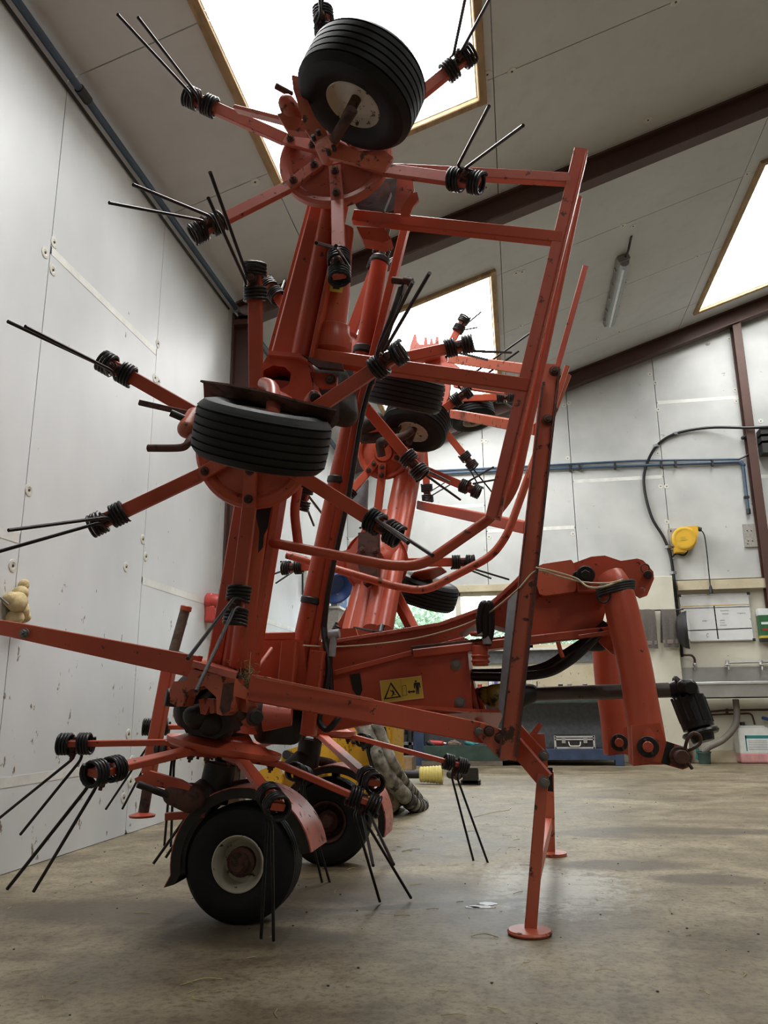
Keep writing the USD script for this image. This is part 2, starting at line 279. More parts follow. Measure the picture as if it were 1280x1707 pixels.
for q in ((90, 404), (75, 421), (88, 450), (263, 573), (258, 630), (264, 636), (48, 817), (238, 899), (243, 928), (21, 943), (214, 1224), (220, 1268), (217, 1303), (206, 1330), (340, 1268), (210, 945)):
    washer(PX(*q, XL), (1, 0, 0), wl)
# back wall
wb = thing("wall_back", "back gable wall of pale boards over cream painted blockwork", "wall", kind="structure")
wx0, wx1, wz0, wz1 = -1.72, 1.14, 1.43, 2.20
T = .2
for a, b, c, d in ((XL-.2, wx0, 0, 2.26), (wx1, XR, 0, 2.26), (wx0, wx1, 0, wz0), (wx0, wx1, wz1, 2.26)):
    obj("blockwork", box(((a+b)/2, YB+.12, (c+d)/2), (b-a, T, d-c)), "cream_wall", wb, smooth=False)
obj("backing", plate([(XL-.2, YB+.08, 2.26), (XR, YB+.08, 2.26), (XR, YB+.08, zr(XR)+.05), (RIDGE, YB+.08, zr(RIDGE)+.05), (XL-.2, YB+.08, Z0)], .14), "joint_dark", wb, smooth=False)
def back_panel(x0, x1, z0, z1):
    g = .004; x0 += g; x1 -= g; z0 += g
    if z1 is None:
        pts = [(x0, z0), (x1, z0), (x1, zr(x1)-.01)]+([(RIDGE, zr(RIDGE)-.01)] if x0 < RIDGE < x1 else [])+[(x0, zr(x0)-.01)]
    else: pts = [(x0, z0), (x1, z0), (x1, z1-g), (x0, z1-g)]
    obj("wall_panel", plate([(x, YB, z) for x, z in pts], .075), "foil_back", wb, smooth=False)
xs = [XL, -1.53, -.33, .87, 2.07, 3.27, 4.47, 5.67, 6.87, 8.07, 9.27, 10.47, 11.67, XR]
cuts_b = {2: [3.03], 3: [3.67], 4: [4.73], 1: [3.4], 0: [3.0]}
for k, (a, b) in enumerate(zip(xs, xs[1:])):
    z = [2.26]+cuts_b.get(k, [3.6])
    for c, d in zip(z, z[1:]+[None]):
        back_panel(a, b, c, d)
        if c > 2.3: obj("joint_tape", box(((a+b)/2, YB-.0008, c), (b-a-.04, .0016, .05)), "white_tape", wb, smooth=False)
for q in ((1083, 624), (1092, 638), (1097, 683), (1225, 650), (1227, 669), (946, 764), (956, 784), (1096, 756), (1101, 811), (1111, 811), (1111, 870), (955, 890), (948, 672), (940, 676), (1268, 702), (803, 735), (810, 735), (1215, 565), (815, 895)):
    washer(P(*q, YB), (0, -1, 0), wb, .034)
obj("wall_right", box((XR+.1, (YB+YF)/2, 2.05), (.2, YB-YF+.4, 4.1)), "foil_back", label="far right wall of the workshop, out of view", cat="wall", kind="structure", smooth=False)
# front wall behind the camera, its vehicle door shut
wf = thing("wall_front", "front gable wall behind the camera with the vehicle doorway", "wall", kind="structure")
dx0, dx1, dz = 1.0, 3.6, 3.0
for pts in ([(XL-.2, 0), (dx0, 0), (dx0, zr(dx0)), (XL-.2, Z0)], [(dx0, dz), (dx1, dz), (dx1, zr(dx1)), (dx0, zr(dx0))], [(dx1, 0), (XR, 0), (XR, zr(XR)), (RIDGE, zr(RIDGE)), (dx1, zr(dx1))]):
    obj("wall_panel", plate([(x, YF-.2, z) for x, z in pts], .2), "foil_back", wf, smooth=False)
dr_ = thing("door_1", "shut sectional vehicle door in the front wall behind the camera", "door", (dx0, YF-.1, 0), kind="structure")
for k in range(6): obj("door_section", box(((dx0+dx1)/2, YF-.12, dz*(k+.5)/6), (dx1-dx0+.04, .04, dz/6-.008)), "concrete_grey", dr_, smooth=False)
# ceiling boards, cut round the roof lights
lights_xy = [(a, b, c, d) for (a, b) in ((-1.5, -.08), (2.6, 4.0)) for (c, d) in ((1.75, 4.7), (7.06, 10.0))]+[(2.6, 4.0, -3.6, -.6)]  # last one unseen, added alone to bring light from the front right
ce = thing("ceiling", "sloping ceiling of dull grey insulation boards with thin joints", "ceiling", kind="structure")
import shapely.geometry as sg
holes_ = [sg.box(a, c, b, d) for a, b, c, d in lights_xy]
cols = [XL, -1.55, .04, 2.42, RIDGE, 8.6, 11, XR]
rows = [YF-.2, -4.9, -3.6, -2.1, -.6, .6, 1.75, 3.32, 4.59, 5.85, 7.15, 8.46, 9.75, YB+.02]
for i, (a, b) in enumerate(zip(cols, cols[1:])):
    for j, (c, d) in enumerate(zip(rows, rows[1:])):
        g = sg.box(a+.004, c+.004, b-.004, d-.004)
        for h_ in holes_: g = g.difference(h_)
        for poly in ([g] if g.geom_type == "Polygon" else g.geoms):
            if poly.area < .01: continue
            pts = [(x, y, zr(min(max(x, XL), XR))) for x, y in list(poly.exterior.coords)[:-1]]
            obj("ceiling_board", plate(pts, .06, side=(0, 0, 1)), "ceiling_board", ce, smooth=False)
obj("roof_skin", merge(*[plate([(x, y, zr(x)+.36) for x, y in list(sg.box(a, c, b, d).exterior.coords)[:-1]], .03, side=(0, 0, 1)) for a, b in ((XL-.3, -1.62), (-.18, 2.48), (3.9, RIDGE), (RIDGE, XR+.3)) for c, d in ((YF-.3, YB+.4),)]
    + [plate([(x, y, zr(x)+.36) for x, y in list(sg.box(a, c, b, d).exterior.coords)[:-1]], .03, side=(0, 0, 1)) for a, b, gaps in ((-1.62, -.18, ((YF-.3, 1.75), (4.7, 7.06), (10.0, YB+.4))), (2.48, 3.9, ((YF-.3, -3.6), (-.6, 1.75), (4.7, 7.06), (10.0, YB+.4)))) for c, d in gaps]), "grey_board", ce, smooth=False)
def rz_(C):
    for q in (C,): washer(q, -NR, ce, .036)
def PR(x, y):
    d = ray(x, y); t = (Z0-SL*XL-EYE[2])/(d[2]-SL*d[0]); return EYE+d*t
for q in ((335, 25), (342, 41), (447, 282), (425, 303), (812, 124), (806, 140), (853, 119), (1126, 3), (810, 312), (1080, 200), (1038, 376), (1055, 377), (860, 455), (870, 453), (868, 543), (1162, 427), (994, 565), (1032, 553), (1122, 562), (1043, 470), (1245, 290)):
    rz_(PR(*q)-NR*.001)
labels_sky = {(0, 1): "large glowing roof light above the raised tyre, timber framed", (0, 2): "glowing roof light behind the folded rotors, timber framed", (1, 2): "glowing roof light beyond the tube lamp at the right picture edge"}
for n_, (x0, x1, y0, y1) in enumerate(lights_xy):
    key = (n_//2, n_ % 2+1) if n_ < 4 else (9, 9); s = SL if x1 < RIDGE else -SL; N = unit((-s, 0, 1.)); U = unit((1, 0, s))
    A = lambda x, y, d: np.array([x, y, zr(x)])+N*d
    t = thing(f"window_{n_+2}", labels_sky.get(key, "unseen roof light assumed outside the picture in the row above the workshop"), "roof light", A((x0+x1)/2, (y0+y1)/2, 0), kind="structure", group=None if key in labels_sky else "roof lights outside the picture")
    w = .06
    for e in ((A(x0-w/2, y0-w, -.012), A(x0-w/2, y1+w, -.012)), (A(x1+w/2, y0-w, -.012), A(x1+w/2, y1+w, -.012)), (A(x0, y0-w/2, -.012), A(x1, y0-w/2, -.012)), (A(x0, y1+w/2, -.012), A(x1, y1+w/2, -.012))):
        obj("timber_trim", bar(*e, w, .045, up=N), "timber", t)
    for e in ((A(x0, y0, .135), A(x0, y1, .135)), (A(x1, y0, .135), A(x1, y1, .135)), (A(x0, y0, .135), A(x1, y0, .135)), (A(x0, y1, .135), A(x1, y1, .135))):
        obj("reveal_board", bar(*e, .012, .27, up=N), "frame_white", t, smooth=False)
    nx, ny = 12, 160; gx, gy = np.meshgrid(np.linspace(x0-.05, x1+.05, nx), np.linspace(y0-.05, y1+.05, ny), indexing="ij")
    V = np.array([A(x, y, .285+.018*math.sin(y*2*PI/.146)) for x, y in zip(gx.ravel(), gy.ravel())]); i, j = np.meshgrid(np.arange(nx-1), np.arange(ny-1), indexing="ij")
    f = tri(np.stack([i*ny+j, i*ny+j+1, (i+1)*ny+j+1, (i+1)*ny+j], -1).reshape(-1, 4))
    obj("glazing_sheet", (V, f), "roof_sheet", t, smooth=True)
# portal frames
for y, lb in ((5.93, "brown steel rafter and column of the frame behind the machine"), (10.47, "brown steel rafter running up along the back gable"), (1.2, "brown steel portal frame above the camera"), (-3.5, "brown steel portal frame behind the camera")):
    t = thing("portal_frame", lb, "steel frame", (XL, y, 0), kind="structure")
    def ibeam(a, b, dep, wid, up):
        a, b = np.asarray(a, float), np.asarray(b, float); up = unit(up)
        return merge(bar(a, b, .012, dep-.02, up), bar(a+up*(dep/2-.008), b+up*(dep/2-.008), wid, .016, up), bar(a-up*(dep/2-.008), b-up*(dep/2-.008), wid, .016, up))
    dep = .21
    for s0, s1, N in (((XL, zr(XL)), (RIDGE, zr(RIDGE)), NR), ((XR, zr(XR)), (RIDGE, zr(RIDGE)), unit((SL, 0, 1.)))):
        obj("rafter", ibeam(np.array([s0[0], y, s0[1]])-N*(dep/2+.002), np.array([s1[0], y, s1[1]])-N*(dep/2+.002), dep, .13, N), "brown_steel", t, smooth=False)
    if y < 10:
        obj("column", ibeam((XL+.105, y, 0), (XL+.105, y, Z0-.1), .2, .14, (1, 0, 0)), "brown_steel", t, smooth=False)
        obj("column", ibeam((XR-.105, y, 0), (XR-.105, y, Z0-.1), .2, .14, (1, 0, 0)), "brown_steel", t, smooth=False)
        obj("eave_bracket", box((XL+.12, y, 3.93), (.22, .15, .05)), "brown_steel", t)
gp = thing("gable_post", "brown steel post standing against the back wall by the picture edge", "post", (3.19, YB-.09, 0), kind="structure")
obj("column", merge(bar((3.19, YB-.09, 0), (3.19, YB-.09, zr(3.19)-.22), .012, .12, (0, 1, 0)), bar((3.19, YB-.15, 0), (3.19, YB-.15, zr(3.19)-.22), .11, .014, (0, 1, 0)), bar((3.19, YB-.03, 0), (3.19, YB-.03, zr(3.19)-.22), .11, .014, (0, 1, 0))), "brown_steel", gp, smooth=False)
# ------------------------------------------------------------------ the hay tedder, folded for transport
TD = thing("hay_tedder", "orange-red folded hay tedder with rotor arms, sprung tines and small tyres", "hay tedder", (-.4, 3.2, 0))
BK = np.array([0, 1., 0])
def part(name, mesh, mat="red", parent=None, smooth=32, label=None, kind=None):
    return obj(name, mesh, mat, parent or TD, smooth, label, kind=kind)

def tine_mesh(base, ax, end, side, r=.0345, wire=.0053, turns=4.1, k=14, length=None):
    """one sprung tine: a coil around the arm's axis, leaving as a long straight rod with a small kink"""
    ax = unit(ax); d = end-base; v = unit(d-ax*np.dot(d, ax)); u = np.cross(v, ax); tw = .42
    n = int(turns*k); th = np.linspace(-turns*2*PI, 0, n+1); pitch = wire*2.1
    coil = [base+r*(math.cos(a+tw)*u+math.sin(a+tw)*v)+ax*side*pitch*(a/(2*PI)+turns*.5) for a in th]
    s = coil[-1]; tg = -math.sin(tw)*u+math.cos(tw)*v; bend = s+tg*.055
    p = np.vstack([coil, rounded([s+tg*.015, bend, end], .02, 4)])
    return sweep(p, wire, 8)
def solve_end(base, px, L, hint):
    d = unit(ray(*px)); b = np.dot(base-EYE, d); c = np.dot(base-EYE, base-EYE)-L*L; D = b*b-c
    if D <= 0: return EYE+d*b
    q = [EYE+d*(b-math.sqrt(D)), EYE+d*(b+math.sqrt(D))]
    return max(q, key=lambda e: np.dot(unit(e-base), unit(hint)))
def rotor(C, n, tips, flip=False, R=.525, dr=.206, TL=.44, lift=.085, aw=.045, mat="red", sgn=1, cut=None, neck=True, drop=None):
    """C: centre of the circle of arm tips, n: unit axis pointing to the tine side; tips: (pixel or None, [tine end pixels])"""
    C = np.asarray(C, float); n = unit(n)
    D = C-n*lift
    prof = [(-.045, 1e-3), (-.045, .060), (-.02, .066), (-.006, .085), (.004, dr*.80), (.012, dr*.86), (.016, dr*.93), (.010, dr*.985), (.0, dr), (-.006, dr), (-.004, dr*.985), (.004, dr*.93), (.0, dr*.86), (-.012, dr*.78), (-.02, .095), (-.035, .07)]
    top = [(.03, 1e-3), (.03, .05), (.012, .055), (.010, .08), (.0, .10), (-.004, dr*.78), (.010, dr*.84), (.014, dr*.93), (.006, dr*.985), (-.004, dr), (-.012, dr), (-.010, dr*.97), (-.004, dr*.93), (-.01, dr*.84), (-.024, dr*.72), (-.034, .1), (-.060, .075), (-.075, .07), (-.085, .058), (-.085, 1e-3)]
    ro = part("rotor", lathe([(a, b) for a, b in top][::-1], D, n, 56), mat)
    for idx, (px, ends) in enumerate(tips):
        T = PP(*px, C, n) if px is not None and not isinstance(px, np.ndarray) else (px if isinstance(px, np.ndarray) else None)
        if T is None: continue
        rad = unit((T-C)-n*np.dot(T-C, n)); a0 = D+rad*.06+n*.026; a1 = D+rad*(dr*1.02)+n*.02
        tip = T; ax = unit(tip-a1)
        part("rotor_arm", merge(bar(a0, a1, aw*.98, .018, n), bar(a1-ax*.004, tip+ax*.045, aw, .022, n)), mat, ro)
        for q in (.085, dr*.86): part("bolt", bolt(D+rad*q+n*(.034 if q < .1 else .032), n), "rust", ro)
        cl = np.cross(n, ax)
        part("tine_clamp", merge(cyl(tip-n*.024, tip+n*.030, .011, 12), bolt(tip+n*.03, n, .012, .014), bar(tip-ax*.016, tip+ax*.016, .030, .030, n)), "rust", ro)
        hint = n*.9+rad*.25
        for s_, side in ((-1, 1), (1, -1)):
            b = tip+ax*.037*s_
            if ends is None: e = b+unit(n*.86+rad*.28+sgn*np.cross(n, rad)*.32)*TL
            else:
                j = 0 if s_ < 0 else 1
                e = solve_end(b, ends[j], TL, hint)
            part("tine", tine_mesh(b, ax, e, side), "tine_steel", ro)
    return ro
def hexa(C, n, T0, ks):
    """tips of the other arms, turned from one known tip"""
    C = np.asarray(C); n = unit(n); w = T0-C; w = w-n*np.dot(w, n); b = np.cross(n, w)
    return [C+math.cos(k*PI/3)*w+math.sin(k*PI/3)*b for k in ks]

NM = unit((0, -.99, -.13)); CM = np.array([-.821, 2.273, 1.527])
rotor(CM, NM, [((425, 470), [(347, 330), (350, 287)]), ((195, 615), [(42, 544), (13, 536)]), ((180, 865), [(14, 884), (-25, 926)]), ((395, 1010), [(313, 1098), (327, 1152)]), ((640, 880), [(680, 905), (721, 926)]), ((648, 600), [(688, 470), (716, 455)])])
NT = unit((.03, -1, .06)); CT = np.array([-.549, 2.269, 2.612])
rotor(CT, NT, [((540, 40), [(527, -95), (550, -95)]), ((335, 170), [(230, 29), (196, 24)]), ((345, 380), [(222, 308), (182, 338)]), ((565, 445), [(527, 405), (560, 410)]), ((777, 302), [(815, 177), (872, 209)]), ((765, 105), [(782, -35), (836, -38)])], mat="red_faded")
NF = unit((.10, .99, .10)); CF = np.array([-.681, 3.029, 2.068])
rotor(CF, NF, [((632, 430), [(655, 432), (660, 428)]), ((454, 484), [(478, 478), (474, 468)]), ((505, 828), [(541, 862), (523, 876)]), ((690, 775), [(749, 803), (767, 833)]), ((765, 577), [(812, 600), (852, 588)])], lift=.06, dr=.18)
NG = -unit((.19, .03, .98)); CG = np.array([-1.064, 2.783, .481])
hg = hexa(CG, NG, PP(175, 1285, CG, NG), range(6))
near = lambda px: min(range(6), key=lambda k: np.linalg.norm(hg[k]-PP(*px, CG, NG)))
gt = {near((175, 1285)): ((175, 1285), [(56, 1486), (12, 1482)]), near((125, 1240)): ((125, 1240), [(34, 1391), (-5, 1367)]), near((455, 1335)): ((455, 1335), [(435, 1564), (456, 1568)]), near((607, 1335)): ((607, 1335), [(633, 1503), (685, 1497)])}
rotor(CG, NG, [gt.get(k, (hg[k], None)) for k in range(6)], TL=.45)
NG2 = -unit((.15, -.02, .98)); CG2 = np.array([-.986, 3.746, .525])
hg2 = hexa(CG2, NG2, PP(683, 1292, CG2, NG2), range(6))
near2 = lambda px: min(range(6), key=lambda k: np.linalg.norm(hg2[k]-PP(*px, CG2, NG2)))
gt2 = {near2((683, 1292)): ((683, 1292), [(703, 1413), (739, 1411)]), near2((618, 1300)): ((618, 1300), [(622, 1443), (656, 1441)])}
rotor(CG2, NG2, [gt2.get(k, (hg2[k], None)) for k in range(6)], TL=.45)
# far wing's rotors
CB = P(636, 752, 4.15); NB = unit((0, -.98, -.2))
rotor(CB, NB, [((575, 830), None), ((627, 875), [(590, 850), (600, 880)]), ((784, 815), [(822, 779), (852, 795)]), ((770, 660), [(865, 585), (905, 540)])], R=.46, aw=.046, dr=.155)
CA = P(628, 938, 4.02); NA = unit((0, .99, .1))
rotor(CA, NA, [((487, 946), [(460, 972), (442, 962)]), ((772, 937), [(818, 964), (848, 966)]), ((690, 1060), None), ((560, 1060), None)], lift=.02, dr=.172)
# one more folded rotor high up beyond, only its arms and coils clear of the machine
CC = P(700, 668, 4.85); NC = unit((0, .99, .1))
rotor(CC, NC, [((769, 540), [(795, 546), (802, 520)]), ((781, 768), [(802, 818), (822, 823)]), ((842, 662), [(870, 690), (905, 672)]), ((712, 822), [(740, 805), (750, 808)])], lift=.03, dr=.16)

# wheels
def wheel(C, ax, R=.193, W=.165, rim="cream_rim", flat=False, name="tyre"):
    """ax points to the hub side that shows"""
    C = np.asarray(C, float); ax = unit(ax); h = W/2
    pr = [(-h*.62, R*.43), (-h*.80, R*.46), (-h*.98, R*.64), (-h, R*.78), (-h*.93, R*.90), (-h*.80, R*.955)]
    g = [-.66, -.40, -.13, .13, .40, .66]; pr.append((-h*.74, R*.972))
    for q in g:
        top = R*(1-.022*abs(q)**2)
        pr += [((q-.035)*h, top), ((q-.022)*h, top-.008), ((q+.022)*h, top-.008), ((q+.035)*h, top)]
    pr += [(h*.74, R*.972), (h*.80, R*.955), (h*.93, R*.90), (h, R*.78), (h*.98, R*.64), (h*.80, R*.46), (h*.62, R*.43)]
    ty = part(name, lathe(pr, C, ax, 64), "rubber", smooth=28)
    rp = [(-h*.8, R*.44), (-h*.86, R*.47), (-h*.74, R*.47), (-h*.62, R*.40), (-h*.2, R*.38), (-h*.1, R*.36), (-h*.05, .03), (-h*.05, 1e-3)]
    fp = [(h*.88, R*.475), (h*.90, R*.455), (h*.80, R*.43), (h*.66, R*.40), (h*.40, R*.385), (h*.10, R*.36), (h*.02, R*.30), (h*.30, R*.22), (h*.30, 1e-3)]
    if flat: fp = [(h*.80, R*.475), (h*.84, R*.455), (h*.74, R*.435), (h*.60, R*.42), (h*.52, R*.39), (h*.50, R*.36), (h*.50, 1e-3)]
    part("wheel_rim", merge(lathe(fp[::-1], C, ax, 48), lathe(rp[::-1], C, ax, 48)), rim, ty)
    if not flat: part("hub", lathe([(0, R*.25), (h*.50, R*.25), (h*.60, R*.19), (h*.9, R*.15), (h*1.02, R*.12), (h*1.02, 1e-3)], C, ax, 24), "rust", ty)
    return ty
AXG = unit((.02, -1, .0))
gw = np.array([-.965, 2.80, .191]); w1 = wheel(gw, AXG)
w2 = wheel((-.90, 3.80, .191), AXG, rim="rust")
AXW = unit((.27, -.36, .90)); AXC = unit((.27, -.32, .91))
mw = P(437, 727, 2.02); w3 = wheel(mw, -AXW)
def view_axis(px, Y, cosv, dirpx):
    C = P(*px, Y); toc = unit(EYE-C); d = np.array(dirpx, float); im = unit(RIGHT*d[0]-UP*d[1]); im = unit(im-toc*np.dot(im, toc))
    return C, unit(toc*cosv+im*math.sqrt(1-cosv*cosv))
tw, AXT = view_axis((603, 146), 2.02, .60, (-.45, .89)); w4 = wheel(tw, AXT, W=.175, flat=True)
part("axle", sweep([tw+AXT*.02, tw+AXT*.15, tw+AXT*.16], .0165, 14), "rust", w4)
w5 = wheel(P(672, 652, 3.40), -AXC)
bwc, AXB = view_axis((694, 705), 4.12, .58, (-.35, .93)); w6 = wheel(bwc, AXB, R=.186, flat=True); part("axle", sweep([bwc+AXB*.02, bwc+AXB*.15], .0175, 12), "rust", w6)
w7 = wheel(P(708, 986, 4.40), unit((.33, -.24, .92)), R=.19, W=.15)
w8 = wheel(P(786, 690, 5.0), view_axis((786, 690), 5.0, .45, (.2, .97))[1], R=.155, W=.14)
# mudguards
def fender(C, R, a0, a1, y0, y1, flare=.0, t=.004, n=26, lip=0.02):
    V = []; ang = np.radians(np.linspace(a0, a1, n)); pro = [(y0, R-lip), (y0, R), (y1, R), (y1, R-lip*.6), (y1-.004, R-lip*.6), (y1-.004, R-t), (y0+.004, R-t), (y0+.004, R-lip)]
    for k, a in enumerate(ang):
        e = (flare if k == 0 else 0)
        for y, r_ in pro: V.append((C[0]+(r_+e)*math.cos(a), C[1]+y, C[2]+(r_+e)*math.sin(a)))
    m_ = len(pro); i, j = np.meshgrid(np.arange(n-1), np.arange(m_), indexing="ij"); j2 = (j+1) % m_
    f = tri(np.stack([i*m_+j, i*m_+j2, (i+1)*m_+j2, (i+1)*m_+j], -1).reshape(-1, 4)); k = np.arange(1, m_-1)
    f = np.vstack([f, np.c_[np.zeros_like(k), k+1, k], np.c_[np.full_like(k, (n-1)*m_), (n-1)*m_+k, (n-1)*m_+k+1]])
    return np.array(V), f
part("mudguard", fender(gw+[.015, 0, .0], .25, 196, 10, -.085, .13, flare=.03), "red_faded", w1)
part("mudguard_shade_liner", fender(gw+[.015, 0, .0], .2455, 196, 10, -.088, .128, flare=.028, lip=.034), "grease_and_shade", w1)  # dark inner skin: shade and dirt of the underside put into its colour
part("mudguard_shade_liner", fender(np.array([-.87, 3.80, .191]), .2455, 190, -14, -.088, .128, flare=.028, lip=.03), "grease_and_shade", w2)  # same painted shade and dirt inside the far wheel's guard
part("mudguard", fender(np.array([-.87, 3.80, .191]), .25, 190, -14, -.085, .13, flare=.03), "red_faded", w2)
part("mudguard", plate([P(329, 660, 2.02), P(331, 641, 2.02), P(380, 637, 2.0), P(440, 640, 1.99), P(452, 632, 1.99), P(462, 640, 1.99), P(505, 672, 1.99), P(548, 717, 1.98), P(545, 718, 2.1), P(500, 700, 2.15), P(420, 680, 2.16), P(335, 678, 2.14)], .006, side=(0, 0, 1)), "rust", w3)
part("fork_tube", sweep(smooth_path([P(455, 690, 2.02), P(456, 660, 2.08), P(452, 645, 2.16), P(440, 640, 2.22)]), .021, 14), "red_faded", w3)

# near wing: main column in two lengths with the hinge castings between
def column(pts, name="wing_tube", mat="red", t=.05):
    return part(name, plate([P(x, y, Y) for x, y, Y in pts], t), mat)
u = unit((.27, 0, 1.0))
part("wing_tube", bar(P(400, 1120, 2.68), P(478, 640, 2.52), .115, .10, (0, 1, 0), .16))
part("wing_tube", bar(P(365, 1105, 2.70), P(425, 760, 2.52), .06, .09, (0, 1, 0), .1))
part("wing_tube", bar(P(478, 600, 2.50), P(545, 345, 2.44), .10, .09, (0, 1, 0), .1))
part("wing_pipe", sweep([P(500, 600, 2.46), P(556, 330, 2.40)], .036, 20), "red")
part("wing_pipe", sweep([P(399, 1110, 2.62), P(438, 800, 2.46)], .037, 20), "red")
part("wing_strap", bar(P(521, 600, 2.43), P(577, 330, 2.38), .014, .05, (0, 1, 0)), "red")
part("wing_strap", bar(P(475, 590, 2.52), P(541, 345, 2.47), .012, .13, (1, 0, 0)), "red")
part("black_sleeve", bar(P(527, 385, 2.48), P(536, 345, 2.46), .07, .06, (0, 1, 0)), "grease_and_shade")
# cardan cover beside the column with its bell
part("drive_cover", lathe([(0, .052), (.02, .056), (.16, .054), (.19, .05), (.32, .04), (.40, .035), (.40, 1e-3)], P(549, 560, 2.50), P(567, 430, 2.46)-P(549, 560, 2.50), 28), "red")
part("drive_bell", lathe([(0, 1e-3), (0, .05), (.03, .072), (.07, .072), (.09, .062), (.115, .06), (.12, .052), (.13, 1e-3)], P(551, 597, 2.50), P(555, 545, 2.48)-P(551, 597, 2.50), 28), "red")
part("warning_sticker", plate(PS([(551, 466), (573, 467), (570, 488), (549, 485)], 2.405), .001), "sticker_yellow", label="small yellow warning sticker")
part("sticker_print", plate(PS([(554, 471), (560, 470), (561, 475), (566, 475), (566, 482), (555, 481)], 2.403), .001), "ink")
# hinge castings
hc = part("hinge_casting", plate([P(x, y, 2.42) for x, y in ((436, 610), (448, 588), (500, 592), (512, 600), (520, 640), (520, 655), (505, 670), (470, 655), (432, 640))], .13, holes=[[P(x, y, 2.42) for x, y in ((434, 632), (440, 617), (455, 609), (475, 612), (485, 622), (482, 640), (470, 648), (440, 640))]]), "red")
part("hinge_core", hull([(P(460, 632, 2.56), .06), (P(495, 660, 2.58), .06), (P(550, 640, 2.64), .08), (P(540, 690, 2.60), .06)]), "grease_and_shade", hc)
part("hinge_flange", plate(PS([(447, 584), (502, 589), (514, 598), (512, 603), (499, 596), (446, 591)], 2.40), .14), "red_faded", hc)
part("hinge_lug", plate(PS([(516, 620), (556, 623), (562, 628), (560, 644), (534, 646), (524, 638)], 2.44), .02), "red", hc)
part("bolt", bolt(P(551, 633, 2.44), -BK, .014), "bolt_dark", hc)
part("lynch_knob", hull([(P(516, 668, 2.38), .02), (P(524, 662, 2.36), .024)]), "red", hc)
part("cylinder_eye", cyl(P(523, 660, 2.34), P(526, 664, 2.31), .018), "tine_steel", hc)
part("motor_block", hull([(P(541, 672, 2.62), .075), (P(560, 600, 2.66), .06), (P(575, 690, 2.66), .05)]), "grease_and_shade")
# head of the near wing, under the top rotor
hd = part("wing_head", plate(PS([(592, 340), (602, 322), (640, 298), (662, 297), (658, 350), (640, 356), (600, 352)], 2.46), .08), "grease_and_shade")  # black colour stands for the shade in the gap below the disc
part("head_plate", plate(PS([(663, 294), (688, 293), (690, 318), (674, 352), (656, 352)], 2.36), .012), "red_faded", hd)
part("head_shelf", plate(PS([(594, 378), (640, 380), (652, 398), (640, 404), (604, 398)], 2.44), .06), "red", hd)
part("head_hook", plate(PS([(667, 352), (676, 335), (686, 322), (695, 320), (698, 332), (688, 345), (683, 358), (668, 358)], 2.35), .012), "red", hd)
part("head_tongue", plate(PS([(625, 345), (632, 320), (645, 300), (652, 320), (640, 350)], 2.39), .02), "grey_board", hd)
part("axle_fork", merge(plate(PS([(486, 125), (500, 128), (512, 165), (525, 195), (545, 222), (548, 240), (525, 240), (508, 215), (497, 175), (489, 150)], 2.02), .014)), "red_worn", hd)
part("axle_fork", plate(PS([(548, 240), (562, 235), (600, 254), (652, 266), (642, 282), (600, 274), (548, 262)], 2.02), .014), "red_worn", hd)
part("axle_boss", hull([(P(534, 243, 2.03), .017), (P(556, 233, 1.99), .019), (P(545, 262, 2.10), .025)]), "red_worn", hd)
for q in ((532, 225), (524, 234), (558, 251), (549, 258)): part("bolt_hole", cyl(P(*q, 1.995)-BK*.022, P(*q, 1.99), .007, 12), "grease_and_shade", hd)
part("axle_stub", sweep([P(556, 234, 1.98), P(588, 182, 1.90)], .0165, 14), "rust", hd)
part("stabiliser_pin", hull([(P(478, 172, 2.1), .028), (P(488, 190, 2.12), .034)]), "red_worn", hd)
part("stabiliser_pin", cyl(P(459, 143, 2.08), P(487, 158, 2.12), .010), "rust", hd)
part("stop_arm", bar(P(394, 182, 2.22), P(495, 208, 2.16), .035, .014, (0, 0, 1)), "red_worn", hd)
part("stop_lug", plate(PS([(462, 190), (480, 186), (512, 205), (510, 220), (478, 216)], 2.10), .03), "red_worn", hd)
part("leaf_plate", plate(PS([(595, 252), (640, 250), (655, 262), (648, 276), (610, 262)], 2.06), .01), "red_faded", hd)
# far strut: the other wing's tube, strap, hose and ram
part("wing_tube", sweep([P(494, 1120, 2.98), P(586, 700, 2.80), P(634, 432, 2.72)], [.040, .037, .035], 22), "red")
part("wing_strap", bar(P(521, 1100, 2.97), P(596, 700, 2.78), .03, .05, (0, 1, 0)), "red")
part("wing_strap", bar(P(596, 700, 2.78), P(678, 370, 2.66), .03, .042, (0, 1, 0)), "red")
part("ram_collar", cyl(P(632, 440, 2.72), P(635, 430, 2.72), .039), "black_plastic"); part("ram_rod", cyl(P(634, 435, 2.72), P(648, 368, 2.70), .014), "shaft_steel")
part("hydraulic_hose", sweep(smooth_path([P(543, 1080, 2.93), P(541, 1040, 2.92), P(552, 960, 2.86), P(580, 830, 2.80), P(604, 690, 2.74), P(628, 610, 2.70), P(645, 560, 2.66), P(668, 490, 2.62), P(672, 478, 2.62)]), .0105, 10), "black_hose")
part("hydraulic_hose", sweep(smooth_path([P(620, 640, 2.68), P(632, 580, 2.64), P(655, 520, 2.60), P(668, 480, 2.60)]), .010, 10), "black_hose")
part("hose_union", merge(cyl(P(653, 467, 2.6), P(672, 469, 2.6), .013), cyl(P(672, 469, 2.6), P(688, 471, 2.6), .017)), "rust")
part("hose_union", cyl(P(672, 492, 2.6), P(680, 462, 2.6), .008), "galvanised")
for (x, y, Y) in ((564, 802, 2.84), (607, 585, 2.765), (520, 1002, 2.925)): part("cable_tie", cyl(P(x-1.3, y+6, Y), P(x+1.3, y-6, Y), .044, 20), "black_plastic")
